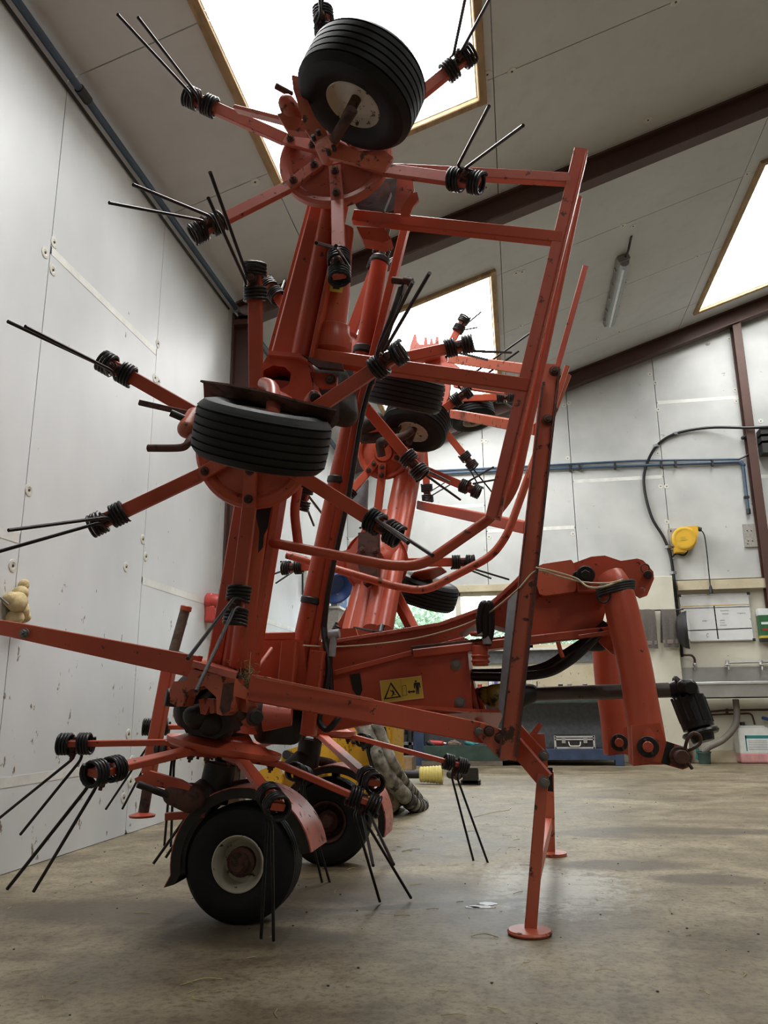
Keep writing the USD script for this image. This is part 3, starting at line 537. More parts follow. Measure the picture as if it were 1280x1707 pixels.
part("ram_eye", hull([(P(497, 1085, 2.98), .03), (P(503, 1120, 3.0), .04)]), "red")
# far wing column leaning away behind it
for a, b, r_ in (((600, 1060, 3.86), (648, 860, 4.2), .060), ((622, 1050, 3.80), (690, 700, 4.55), .052), ((582, 1060, 3.9), (620, 900, 4.2), .045), ((640, 1050, 3.78), (702, 720, 4.5), .045)):
    part("wing_tube", sweep([P(*a), P(*b)], r_, 20), "red")
part("hydraulic_hose", sweep(smooth_path([P(634, 1055, 3.72), P(663, 930, 4.1), P(690, 800, 4.6), P(720, 690, 4.95)]), .014, 10), "black_hose")
part("wing_casting", plate(PS([(597, 888), (628, 884), (628, 960), (606, 975), (596, 940)], 3.80), .1), "rust")
part("wing_rib", plate(PS([(566, 920), (584, 915), (600, 890), (618, 850), (622, 860), (604, 905), (592, 925), (568, 930)], 3.92), .03), "red_faded")
for q in ((604, 917), (626, 918)): part("bolt", bolt(P(*q, 3.79), -BK, .016), "rust")
part("cable_tie", sweep([P(590, 1046, 3.74), P(622, 1052, 3.68), P(640, 1056, 3.7)], .006, 6), "black_plastic")
part("brace", bar(P(661, 985, 4.05), P(694, 1050, 3.9), .035, .03, (0, 1, 0)))
part("wheel_guard", plate([P(690, 955, 4.2), P(735, 945, 4.2), P(745, 955, 4.3), P(715, 968, 4.4), P(680, 968, 4.3)], .006, side=(0, 0, 1)), "red")
# far wing head: fingered bracket, plates, links
part("fingered_bracket", plate(PS([(680, 598), (684, 576), (690, 558), (693, 557), (695, 570), (700, 575), (706, 575), (708, 563), (711, 563), (712, 574), (716, 574), (718, 565), (720, 565), (721, 573), (725, 572), (727, 561), (730, 562), (733, 592), (700, 600)], 4.7), .06), "red_faded")
part("far_head", plate(PS([(705, 590), (745, 590), (742, 640), (735, 690), (722, 700), (715, 640)], 4.75), .06), "red")
part("far_head", plate(PS([(736, 605), (752, 602), (765, 612), (765, 622), (752, 628), (748, 660), (735, 690), (728, 690)], 4.7), .05), "red_faded")
part("axle_fork", plate(PS([(655, 690), (668, 680), (668, 712), (640, 745), (650, 720)], 4.08), .03), "rust")
part("axle_fork", sweep(smooth_path([P(636, 760, 4.06), P(633, 740, 4.02), P(640, 735, 4.0), P(670, 728, 4.0), P(688, 716, 4.0)]), .024, 12), "rust")
part("castor_plate", plate(PS([(597, 722), (640, 720), (648, 734), (600, 736)],  4.05), .04), "rust")
part("castor_lump", hull([(P(612, 708, 4.0), .04), (P(625, 700, 4.0), .05), (P(598, 715, 4.0), .04)]), "grease_and_shade")

# hoops and rails
Y1 = 2.46
part("guard_channel", bar(P(968, 252, Y1), P(822, 864, Y1), .048, .034, (0, 1, 0), .05), "red_faded")
part("guard_channel_lip", bar(P(977, 262, Y1-.01), P(832, 864, Y1-.01), .006, .05, (0, 1, 0), .05), "red_worn")
part("guard_hoop", sweep(rounded([P(962, 330, Y1+.06), P(874, 735, Y1+.05), P(858, 812, Y1+.05), P(826, 858, Y1+.05), P(704, 943, Y1+.05), P(650, 943, Y1+.06), P(444, 903, Y1+.12)], .09, 7), .0175, 14), "red")
part("guard_hoop", sweep(rounded([P(946, 625, 3.06), P(893, 760, 3.06), P(845, 893, 3.06), P(820, 927, 3.06), P(708, 986, 3.06), P(660, 978, 3.06), P(478, 925, 3.06)], .07, 6), .016, 14), "red_worn")
for a, b, w, mt in (((590, 362, 2.45), (936, 399, Y1), .045, "red"), ((655, 284, 2.40), (955, 300, Y1), .040, "red_faded"), ((520, 594, 2.44), (886, 646, Y1), .050, "red"), ((752, 598, 4.3), (925, 622, 3.1), .05, "red_worn"), ((755, 690, 4.4), (897, 716, 3.1), .05, "red_worn"), ((700, 842, 4.3), (880, 880, 3.1), .05, "red"), ((760, 640, 4.6), (845, 652, 4.4), .05, "red_faded"), ((445, 960, 2.7), (390, 1250, 2.9), .03, "red")):
    part("guard_rail", bar(P(*a), P(*b), w*.8, w, (0, 0, 1), .1), mt)
part("hoop_strut", sweep(rounded([P(497, 812, 2.60), P(490, 850, 2.60), P(497, 908, 2.60)], .05), .017, 12), "red")
part("rail_bracket", plate(PS([(500, 590), (530, 600), (570, 606), (572, 616), (530, 612)], 2.40), .02), "rust")

# long toolbar across the front, tapering both ways
part("toolbar", bar(P(-60, 1035, 2.50), P(36, 1052, 2.50), .04, .052, (0, 0, 1), .06), "red")
tb = part("toolbar", bar(P(30, 1051, 2.49), P(330, 1112, 2.52), .045, (.054, .074), (0, 0, 1), .06), "red")
part("toolbar", bar(P(414, 1146, 2.56), P(804, 1222, 2.85), .05, (.086, .070), (0, 0, 1), .06), "red")
for q, Y in (((41, 1056), 2.46), ((799, 1219), 2.81)): part("bolt", bolt(P(*q, Y), -BK, .013), "bolt_steel", tb)
part("rail_cap", bar(P(425, 1128, 2.49), P(622, 1168, 2.66), .012, .012), "red_worn", tb)
# upright post with bolted extension
po = part("upright_post", bar(P(917, 612, 2.84), P(846, 1266, 2.80), .060, .055, (0, 1, 0), .05), "red_worn")
part("post_edge", bar(P(932, 620, 2.82), P(861, 1262, 2.78), .008, .058, (0, 1, 0), .05), "rust", po)
part("post_edge", bar(P(905, 640, 2.81), P(832, 1262, 2.77), .006, .03, (0, 1, 0), .05), "rust", po)
part("post_extension", bar(P(929, 612, 2.83), P(976, 444, 2.83), .022, .012, (0, 1, 0)), "red_faded", po)
for q in ((924, 619), (913, 700)): part("bolt", bolt(P(*q, 2.80), -BK, .015), "bolt_dark", po)
part("rear_strap", bar(P(945, 612, 2.98), P(883, 800, 2.98), .02, .035, (0, 1, 0)), "red_worn", po)
part("back_board", plate([P(843, 1000, 2.96), P(889, 957, 2.92), P(866, 1110, 2.86), P(836, 1195, 2.86), P(834, 1180, 2.9)], .012, side=(1, 0, 0)), "grey_board", po, label="grey board on the upright post")
part("joint_plate", plate([P(801, 1205, 2.80), P(838, 1217, 2.78), P(836, 1268, 2.78), P(798, 1230, 2.80)], .02), "red_worn", po)
for q in ((815, 1219), (833, 1230)): part("bolt", bolt(P(*q, 2.78), -BK, .014), "rust", po)

# parking stand
st = part("stand_leg", bar(P(905, 1290, 2.80), P(884, 1550, 2.77), .038, .038, (0, 1, 0), .08), "red_worn")
part("stand_foot", lathe([(0, 1e-3), (0, .068), (.006, .071), (.012, .066), (.016, 1e-3)], PZ(883, 1556, .002), (0, 0, 1), 32), "red_worn", st)
st2 = part("stand_leg", bar(P(915, 1285, 4.12), P(917, 1424, 4.14), .045, .045, (0, 1, 0), .08), "red_worn")
part("stand_foot", lathe([(0, 1e-3), (0, .07), (.012, .07), (.016, 1e-3)], PZ(920, 1425, .002), (0, 0, 1), 28), "red_worn", st2)
part("stand_brace", bar(P(915, 1372, 4.1), P(893, 1455, 2.86), .03, .045, (0, 0, 1), .06), "red")
part("stand_link", bar(P(858, 1240, 2.83), P(909, 1300, 2.79), .02, .058, (0, 0, 1), .05), "red")
part("stand_link", bar(P(862, 1215, 2.92), P(908, 1266, 2.90), .02, .04, (0, 0, 1), .05), "red")
part("stand_plate", plate(PS([(875, 1224), (907, 1223), (912, 1268), (915, 1290), (900, 1300), (870, 1250)], 2.94), .02), "red")
part("stand_pin", bar(P(885, 1228, 2.96), P(901, 1207, 2.96), .02, .02), "red")
part("stand_lug", plate(PS([(904, 1280), (921, 1280), (922, 1320), (908, 1318)], 2.84), .04), "grease_and_shade")
for q, Y in (((907, 1304), 2.77), ((906, 1260), 2.88)): part("bolt", bolt(P(*q, Y), -BK, .014), "bolt_steel")

# drawbar frame
YD = 3.02
fr = part("drawbar_beam", plate(PS([(408, 1066), (470, 1068), (545, 1070), (640, 1056), (730, 1040), (800, 1016), (850, 975), (884, 938), (905, 945), (1030, 945), (1000, 1052), (900, 1066), (845, 1075), (700, 1096), (560, 1124), (505, 1130), (500, 1180), (470, 1180), (405, 1130)], YD), .22,
    holes=[PS([(764, 1057), (800, 1035), (845, 1048), (846, 1060), (784, 1068)], YD)]), "red")
part("beam_flange", bar(P(545, 1072, YD-.01), P(735, 1041, YD-.01), .05, .014), "red_faded", fr)
part("beam_flange", bar(P(735, 1041, YD-.01), P(815, 1012, YD-.01), .05, .014), "red_faded", fr)
part("beam_flange", bar(P(815, 1012, YD-.01), P(886, 946, YD-.01), .05, .014), "red_faded", fr)
part("beam_rail", bar(P(690, 1090, YD-.03), P(1035, 1050, YD-.03), .05, .032), "red", fr)
part("beam_rail", bar(P(686, 1084, YD-.04), P(805, 1071, YD-.04), .02, .03), "rust", fr)
part("beam_rail", bar(P(560, 1122, YD-.02), P(775, 1066, YD-.02), .04, .02), "red", fr)
bx = part("gearbox_housing", plate(PS([(505, 1135), (565, 1122), (778, 1068), (788, 1188), (700, 1192), (512, 1226)], YD-.02), .28), "red")
part("housing_slot", plate(PS([(583, 1125), (600, 1122), (604, 1150), (598, 1165), (588, 1150)], YD-.024), .002), "grease_and_shade", bx)
for q in ((760, 1108), (767, 1171)): part("bolt", bolt(P(*q, YD-.022), -BK, .015), "bolt_steel", bx)
part("housing_base", plate([P(640, 1180, 2.98), P(795, 1180, 2.98), P(840, 1200, 2.95), P(830, 1206, 3.2), P(700, 1210, 3.25)], .012, side=(0, 0, 1)), "red", bx)
part("output_flange", merge(cyl(P(787, 1170, 3.14), P(797, 1168, 3.14), .10, 28), cyl(P(797, 1168, 3.14), P(806, 1166, 3.14), .05, 20)), "red", bx)
# warning sticker with its pictograms
YS = YD-.024
def stq(u_, v_):
    """sticker coordinates of the photograph's close-up (1280 px wide crop of 620..720, 1110..1180)"""
    return (620+u_/12.8, 1110+v_/12.8)
def stp(pts, d=.0005, Y=YS-.001): return plate([P(*stq(a, b), Y) for a, b in pts], d)
sk = part("warning_sticker", stp([(160, 315), (1050, 208), (1105, 690), (215, 800)], .001, YS), "sticker_edge", label="yellow warning sticker with falling figure and keep-distance pictograms")
part("sticker_field", stp([(190, 330), (1035, 235), (1082, 665), (240, 765)], .0005, YS-.0006), "sticker_yellow", sk)
part("sticker_print", merge(plate([P(*stq(a, b), YS-.0012) for a, b in ((402, 345), (625, 665), (250, 718))], .0005, holes=[[P(*stq(a, b), YS-.0012) for a, b in ((400, 400), (575, 645), (298, 685))]]),
    stp([(385, 520), (398, 510), (412, 535), (440, 530), (430, 505), (440, 500), (452, 528), (470, 545), (478, 575), (470, 598), (512, 604), (510, 614), (462, 612), (425, 655), (410, 650), (440, 600), (436, 560), (400, 545)], .0005, YS-.0012),
    stp([(608, 285), (613, 284), (650, 712), (645, 713)], .0005, YS-.0012),
    plate([P(*stq(a, b), YS-.0012) for a, b in ((645, 420), (728, 410), (748, 628), (650, 640))], .0005, holes=[[P(*stq(a, b), YS-.0012) for a, b in ((653, 428), (721, 419), (739, 620), (658, 631))]]),
    stp([(758, 555), (805, 515), (800, 540), (880, 532), (875, 510), (925, 542), (882, 585), (884, 562), (805, 572), (808, 598)], .0005, YS-.0012),
    stp([(932+22*math.cos(k), 328+22*math.sin(k)) for k in np.linspace(0, 6.0, 12)], .0005, YS-.0012),
    stp([(895, 365), (910, 357), (1010, 352), (1022, 362), (1035, 462), (1015, 470), (1000, 395), (1005, 600), (985, 600), (972, 500), (965, 602), (945, 602), (938, 490), (930, 400), (915, 485), (898, 485), (888, 400)], .0005, YS-.0012)), "ink", sk, smooth=False)
# hose drop, loop and taps on the beam
part("hydraulic_hose", sweep(smooth_path([P(540, 1020, 2.93), P(541, 1060, 2.92), P(548, 1110, 2.90), P(540, 1165, 2.90), P(532, 1200, 2.90), P(545, 1216, 2.89), P(562, 1200, 2.89), P(568, 1190, 2.92)]), .012, 10), "black_hose")
part("hydraulic_hose", sweep(smooth_path([P(552, 1060, 2.95), P(550, 1100, 2.95), P(552, 1150, 2.95)]), .010, 8), "black_hose")
part("hose_union", merge(cyl(P(553, 1095, 2.9), P(556, 1060, 2.9), .014), cyl(P(548, 1058, 2.9), P(566, 1056, 2.9), .018)), "galvanised")
vt = part("valve_post", merge(cyl(P(801, 1110, 2.96), P(800, 1076, 2.96), .030), cyl(P(801, 1105, 2.96), P(801, 1100, 2.96), .035), cyl(P(801, 1096, 2.96), P(801, 1092, 2.96), .035), cyl(P(799, 1060, 2.96), P(799, 1054, 2.96), .036)), "red")
part("valve_nut", cyl(P(799, 1054, 2.96), P(799, 1044, 2.96), .016, 6), "galvanised", vt)
for k, dx in enumerate((0, 9)):
    part("hydraulic_hose", sweep(smooth_path([P(801+dx, 1058+k*10, 2.93), P(799+dx, 1030, 2.90), P(805+dx, 1007, 2.88), P(814+dx*.5, 1015, 2.9), P(816+dx*.3, 1050, 2.92), P(813, 1075, 2.94)]), .013, 10), "tine_steel", vt)
    part("hose_union", cyl(P(803+dx, 1060+k*14, 2.93), P(802+dx, 1046+k*14, 2.93), .017), "galvanised", vt)
part("hydraulic_hose", sweep(smooth_path([P(780, 1122, 3.2), P(850, 1120, 3.15), P(905, 1112, 3.1), P(950, 1085, 3.05), P(985, 1062, 3.0), P(1010, 1040, 3.0)]), .017, 12), "black_hose")
part("hydraulic_hose", sweep(smooth_path([P(780, 1128, 3.1), P(850, 1128, 3.1), P(910, 1122, 3.05), P(945, 1105, 3.0), P(975, 1080, 2.98), P(1003, 1050, 2.98)]), .017, 12), "black_hose")
part("hose_hook", sweep([P(930, 1070, 2.95), P(934, 1085, 2.95), P(938, 1096, 2.95)], .008, 8), "red")
# headstock
hs = part("headstock_cover", plate(PS([(893, 946), (905, 940), (952, 933), (957, 940), (961, 978), (958, 986), (908, 993), (899, 990), (893, 970)], YD-.06), .26), "red_bright")
part("headstock_box", plate(PS([(899, 995), (992, 985), (1000, 1050), (880, 1060), (884, 1010)], YD-.01), .24), "red", hs)
part("top_link_bracket", plate(PS([(955, 939), (985, 928), (1008, 926), (1035, 935), (1062, 931), (1072, 934), (1089, 953), (1090, 965), (1079, 992), (1068, 996), (1056, 988), (1045, 966), (1030, 955), (1020, 975), (965, 985)], 2.98), .03,
    holes=[ring_px(1063, 941, 4.5, 2.98), ring_px(1071, 983, 4.5, 2.98)]), "red", hs)
part("top_link_bracket", plate(PS([(955, 939), (985, 928), (1008, 926), (1035, 935), (1062, 931), (1072, 934), (1089, 953), (1090, 965), (1079, 992), (1068, 996), (1056, 988), (1045, 966), (1030, 955)], 3.14), .03), "red", hs)
part("bracket_cheek", plate(PS([(970, 952), (1010, 938), (1024, 937), (1030, 958), (1022, 975), (998, 985), (964, 986), (962, 965)], 2.93), .05), "red", hs)
part("pivot_nut", merge(cyl(P(976, 958, 2.93), P(976, 958, 2.90), .034, 16), cyl(P(976, 958, 2.9), P(976, 958, 2.87), .018, 6), cyl(P(964, 961, 2.93), P(964, 961, 2.92), .022, 14)), "grease_and_shade", hs)
part("top_link_pin", cyl(P(1080, 958, 2.92), P(1080, 958, 3.25), .016), "rust", hs)
part("lynch_ring", sweep([P(1075+7*math.cos(a), 947+7*math.sin(a), 2.95) for a in np.linspace(0, 2*PI, 20)], .0025, 6), "bolt_dark", hs)
near_l = part("lower_link_leg", sweep(smooth_path([P(1016, 962, 2.86), P(1028, 985, 2.84), P(1042, 1040, 2.83), P(1058, 1110, 2.82), P(1070, 1180, 2.81), P(1078, 1230, 2.80), P(1081, 1272, 2.80)], 5), np.interp(np.linspace(0, 1, 31), [0, .3, .6, .8, 1], [.052, .058, .056, .058, .062]), 28), "red")
far_l = part("lower_link_leg", sweep(smooth_path([P(1000, 1040, 3.42), P(1008, 1080, 3.42), P(1014, 1140, 3.42), P(1024, 1200, 3.42), P(1030, 1256, 3.42)], 5), np.interp(np.linspace(0, 1, 21), [0, .5, 1], [.052, .054, .058]), 28), "red")
part("leg_shoe", plate(PS([(1053, 1210), (1100, 1205), (1108, 1230), (1112, 1272), (1056, 1277)], 2.745), .12), "red", near_l)
part("leg_shoe", plate(PS([(1012, 1215), (1046, 1212), (1050, 1255), (1014, 1260)], 3.37), .1), "red", far_l)
part("link_plate", plate(PS([(1074, 1226), (1112, 1236), (1146, 1247), (1155, 1262), (1150, 1278), (1138, 1283), (1100, 1272), (1066, 1262)], 2.73), .016), "red", near_l)
part("link_plate", plate(PS([(1025, 1223), (1050, 1228), (1050, 1260), (1020, 1250)], 3.35), .016), "red", far_l)
part("link_band", plate(PS([(1112, 1236), (1124, 1240), (1116, 1276), (1102, 1272)], 2.727), .004), "grease_and_shade", near_l)
for q, Y, p_ in (((1080, 1245), 2.725, near_l), ((1032, 1238), 3.345, far_l)):
    part("pin_washer", cyl(P(*q, Y), P(*q, Y-.008), .034, 24), "grease_and_shade", p_); part("link_pin", cyl(P(*q, Y), P(*q, Y-.03), .017, 18), "red", p_)
    part("roll_pin", cyl(P(q[0]-6, q[1]-13, Y-.012), P(q[0]+8, q[1]+13, Y-.012), .0045, 8), "bolt_dark", p_)
part("hitch_pin", merge(cyl(P(1134, 1262, 2.73), P(1134, 1262, 2.70), .034, 24), cyl(P(1132, 1261, 2.74), P(1138, 1262, 2.63), .021, 20)), "rust", near_l)
part("linch_clip", sweep(smooth_path([P(1141, 1250, 2.69), P(1146, 1232, 2.68), P(1155, 1222, 2.68), P(1166, 1226, 2.68), P(1167, 1238, 2.68), P(1158, 1246, 2.68), P(1147, 1251, 2.69)]), .0055, 8), "bolt_dark", near_l)
part("split_pin", cyl(P(1146, 1270, 2.67), P(1154, 1282, 2.66), .005, 8), "rust", near_l)
part("gusset", plate(PS([(985, 1058), (1030, 1052), (1034, 1094), (1020, 1090)], 2.98), .02), "red", hs)
part("gusset_lump", hull([(P(985, 1070, 3.05), .035), (P(1000, 1072, 3.05), .03)]), "grease_and_shade", hs)
part("strap_end", bar(P(965, 1062, 2.94), P(1036, 1052, 2.92), .05, .012), "red", hs)
for k in range(4):
    part("rope_coil", sweep([P(1026, 982+k*4-6, 2.85)+RIGHT*.064*math.cos(a)+BK*.066*math.sin(a)+UP*(.014*math.cos(a)) for a in np.linspace(0, 2*PI, 28)], .006, 8), "grease_and_shade", near_l)
part("rope_coil", sweep([P(1006+11*math.cos(a), 990+15*math.sin(a), 2.79) for a in np.linspace(0, 2*PI, 20)], .004, 6), "grease_and_shade", near_l)
# telescopic drive shaft resting in the headstock
ps = part("drive_shaft", sweep([P(888, 1157, 3.12), P(1128, 1150, 3.10)], .027, 20), "shaft_steel")
part("shaft_yoke", hull([(P(1122, 1150, 3.10), .030), (P(1134, 1147, 3.09), .034)]), "tine_steel", ps)
part("shaft_yoke", merge(cyl(P(1125, 1148, 3.1), P(1134, 1147, 3.1), .045, 20), hull([(P(1140, 1144, 3.05), .025), (P(1150, 1144, 3.05), .025), (P(1156, 1160, 3.05), .02)]), hull([(P(1138, 1146, 3.14), .022), (P(1152, 1146, 3.14), .025), (P(1158, 1162, 3.12), .02)]), cyl(P(1152, 1146, 3.16), P(1152, 1146, 2.98), .022, 16)), "tine_steel", ps)
j0, j1 = P(1146, 1164, 3.08), P(1164, 1212, 3.06)
part("clutch_drum", merge(lathe([(0, 1e-3), (0, .058), (.11, .055), (.11, 1e-3)], j0, j1-j0, 24), *[bar(j0+.056*(math.cos(a)*RIGHT+math.sin(a)*unit(np.cross(unit(j1-j0), RIGHT))), j0+(j1-j0)*.86+.054*(math.cos(a)*RIGHT+math.sin(a)*unit(np.cross(unit(j1-j0), RIGHT))), .008, .010, (0, 1, 0)) for a in np.linspace(0, 2*PI, 14)[:-1]]), "tine_steel", ps)
part("clutch_collar", lathe([(0, 1e-3), (0, .04), (.012, .042), (.012, .062), (.02, .066), (.028, .06), (.028, .044), (.05, .038), (.05, 1e-3)], j0+unit(j1-j0)*.108, j1-j0, 28), "tine_steel", ps)
part("shaft_joint", hull([(P(868, 1160, 3.12), .045), (P(885, 1156, 3.12), .035)]), "grease_and_shade", ps)
for a, b, r_ in (((808, 1160), (820, 1158), .042), ((824, 1160), (838, 1157), .052), ((868, 1157), (884, 1156), .046)): part("shaft_guard_lump", hull([(P(*a, 3.12), r_*.85), (P(*b, 3.13), r_*.78)]), "grubby_yellow", ps)
part("shaft_stub", cyl(P(796, 1163, 3.14), P(870, 1159, 3.12), .026), "grease_and_shade", ps)
# near hinge and gearbox over the ground rotor
YH = 2.47
gb = part("rotor_gearbox", blob_mesh([(P(318, 1185, 2.72), .055), (P(345, 1212, 2.74), .06), (P(385, 1200, 2.76), .065), (P(390, 1150, 2.74), .055), (P(325, 1150, 2.7), .055), (P(355, 1180, 2.70), .06), (P(352, 1205, 2.62), .04), (P(330, 1195, 2.6), .035), (P(372, 1212, 2.64), .03)], .018, 22, .014), "grease_and_shade", smooth=True)
part("hinge_casting", plate(PS([(319, 1115), (309, 1134), (290, 1136), (283, 1150), (283, 1171), (295, 1178), (304, 1177), (308, 1162), (316, 1150), (340, 1143), (360, 1162), (361, 1190), (370, 1193), (383, 1186), (389, 1162), (391, 1131), (337, 1119)], YH), .09), "red_worn", gb)
part("hinge_flange", plate([P(318, 1113, YH-.02), P(392, 1131, YH-.02), P(398, 1126, 2.72), P(330, 1104, 2.72)], .02, side=(0, 0, 1)), "red_faded", gb)
part("hinge_gusset", plate([P(391, 1131, YH), P(422, 1157, 2.55), P(428, 1166, 2.57), P(423, 1180, 2.57), P(410, 1188, 2.55), P(409, 1166, 2.53), P(391, 1160, YH)], .05), "red_worn", gb)
part("casting_stain", plate(PS([(372, 1140), (390, 1138), (388, 1163), (382, 1185), (371, 1192), (366, 1180)], YH-.003), .002), "rust", gb)
part("inner_fork", plate(PS([(331, 1166), (340, 1164), (342, 1176), (346, 1164), (356, 1166), (357, 1188), (350, 1190), (349, 1176), (343, 1192), (334, 1190)], 2.56), .05), "red_worn", gb)
for x in (330, 388): part("bolt", bolt(P(x, 1118 if x < 350 else 1131, YH)+[0, .05, .0], (0, 0, 1), .013), "rust", gb)
part("hinge_pin", merge(cyl(P(396, 1186, 2.58), P(429, 1196, 2.60), .026, 20), cyl(P(420, 1194, 2.56), P(428, 1196, 2.55), .030, 20)), "rust", gb)
part("hinge_pin", cyl(P(276, 1162, 2.56), P(296, 1164, 2.58), .030, 20), "grease_and_shade", gb)
part("pin_end", cyl(P(424, 1195, 2.56), P(428, 1196, 2.52), .022, 20), "grease_and_shade", gb)
part("hinge_ear", hull([(P(418, 1196, 2.60), .034), (P(415, 1176, 2.60), .026)]), "red_worn", gb)
part("drive_cone", lathe([(0, 1e-3), (0, .055), (.03, .05), (.10, .035), (.10, 1e-3)], P(440, 1193, 2.80), RIGHT, 24), "red_faded", gb)
part("void_shade_plate", plate(PS([(300, 1172), (345, 1180), (382, 1190), (384, 1218), (360, 1232), (310, 1222), (300, 1200)], 2.60), .10), "grease_and_shade", gb)  # black plate standing in for the shaded void under the gearbox
part("neck_casting", lathe([(0, .105), (.02, .095), (.04, .085), (.10, .080), (.12, .085), (.13, .07), (.13, 1e-3)], CG-NG*.15, -NG, 36), "red", gb)
part("main_gearbox", hull([(P(450, 1190, 3.0), .07), (P(490, 1185, 3.1), .08), (P(485, 1220, 3.1), .05), (P(440, 1222, 3.0), .04)]), "grease_and_shade")
part("frame_web", plate(PS([(405, 1066), (505, 1066), (512, 1130), (500, 1170), (440, 1140), (408, 1132)], 2.90), .03), "red")
part("frame_post", bar(P(484, 1070, 2.86), P(478, 1140, 2.86), .06, .05, (0, 1, 0)), "red")
part("frame_post", bar(P(530, 1085, 2.88), P(514, 1225, 2.9), .055, .05, (0, 1, 0)), "red")
part("frame_rail", bar(P(408, 1062, 2.86), P(490, 1060, 2.86), .03, .028), "red")
for a, b in (((402, 1118), (430, 1076)), ((423, 1122), (453, 1081))): part("spring_rod", cyl(P(*a, 2.72), P(*b, 2.82), .008), "red_faded")
part("mast_lug", plate(PS([(553, 1062), (560, 1048), (592, 1047), (597, 1062), (594, 1072), (556, 1072)], 3.0), .02), "red")
# wheel columns and height cranks under the ground rotors
for C_, N_, w in ((CG, NG, gw), (CG2, NG2, np.array([-.90, 3.80, .191]))):
    lg = part("wheel_column", sweep([C_-N_*.03, C_+N_*.05, C_+N_*.10], .055, 20), "grease_and_shade")
    part("column_clamp", hull([(C_+N_*.07+np.array([-.02, -.02, 0]), .055), (C_+N_*.09+np.array([-.07, -.03, 0]), .035)]), "grease_and_shade", lg)
    part("axle_beam", sweep(rounded([C_+N_*.06, w+np.array([0, .13, .24]), w+np.array([0, .13, 0]), w+np.array([0, .02, 0])], .05), .022, 12), "rust", lg)
part("crank_arm", plate(PS([(224, 1298), (248, 1285), (300, 1300), (318, 1310), (312, 1325), (290, 1318), (226, 1304)], 2.66), .02), "red")
part("crank_handle", cyl(P(229, 1307, 2.60), P(284, 1327, 2.66), .012), "grease_and_shade"); part("crank_boss", hull([(P(288, 1325, 2.68), .034), (P(318, 1330, 2.7), .05)]), "rust")
part("stop_bar", bar(P(276, 1361, 2.72), P(340, 1357, 2.75), .03, .024), "red")
# rear parking jack
jk = part("rear_jack", sweep([P(310, 1012, 3.32), P(284, 1105, 3.30)], .022, 16), "timber_old", label="dark bare upper tube of the rear jack")
part("jack_cap", cyl(P(311, 1010, 3.32), P(309, 1019, 3.32), .026), "red", jk)
part("jack_sleeve", bar(P(286, 1092, 3.30), P(248, 1290, 3.28), .055, .05, (0, 1, 0)), "red", jk)
part("jack_inner", cyl(P(252, 1275, 3.28), P(239, 1356, 3.26), .022), "rust", jk)
part("jack_foot", lathe([(0, 1e-3), (0, .052), (.008, .054), (.02, .02), (.02, 1e-3)], P(237, 1362, 3.26), (0, 0, 1), 24), "red", jk)
part("jack_pin", sweep([P(279, 1085, 3.28), P(295, 1086, 3.25), P(315, 1093, 3.25)], .005, 6), "grease_and_shade", jk)
# castor gear at the left of the raised middle wheel
part("castor_handle", bar(P(232, 671, 2.12), P(330, 693, 2.16), .012, .016), "rust"); part("castor_handle", cyl(P(284, 688, 2.10), P(326, 706, 2.14), .011), "grease_and_shade")
part("castor_crank", sweep(smooth_path([P(247, 747, 2.08), P(290, 747, 2.08), P(308, 744, 2.08), P(317, 732, 2.10), P(325, 715, 2.14)]), .0115, 12), "rust")
part("castor_boss", hull([(P(312, 715, 2.12), .03), (P(325, 695, 2.16), .03)]), "red_worn")
part("grease_streak", plate(PS([(424, 850), (452, 846), (446, 880), (440, 892), (438, 912), (430, 922), (432, 885)], 2.44), .002), "grease_and_shade")
# second raised-wheel details
part("black_box", plate(PS([(588, 800), (612, 798), (610, 850), (590, 862)], 4.3), .05), "grey_board")

# twine and hay caught on the machine
tw_ = obj("baler_twine", sweep(smooth_path([P(505, 1076, 2.86), P(560, 1078, 2.96), P(640, 1072, 2.96), P(720, 1058, 2.96), P(800, 1030, 2.92), P(860, 985, 2.78), P(893, 952, 2.78), P(930, 960, 2.78), P(970, 970, 2.80), P(1010, 972, 2.74), P(1035, 968, 2.74)]), .0032, 6), "twine", label="pale baler twine strung along the tedder's drawbar to the headstock", cat="twine")
obj("baler_twine", sweep(smooth_path([P(893, 946, 2.76), P(925, 953, 2.78), P(960, 964, 2.8), P(980, 978, 2.76), P(1005, 978, 2.72), P(1038, 966, 2.76)]), .0035, 6), "twine", label="twisted cord slung across the red headstock cover", cat="cord")
ms = []
for k in range(150):
    c = P(398+rng.gauss(8, 9), 1125+rng.gauss(8, 16), 2.58+rng.random()*.08); d = unit([rng.gauss(0, 1), rng.gauss(0, 1), rng.gauss(0, .8)])*rng.uniform(.02, .06)
    ms.append(sweep([c-d, c+[0, 0, .006], c+d], .0011, 3))
obj("hay", merge(*ms), "straw", smooth=False, label="wisps of dry hay caught on the hinge above the near ground rotor", cat="hay", kind="stuff")
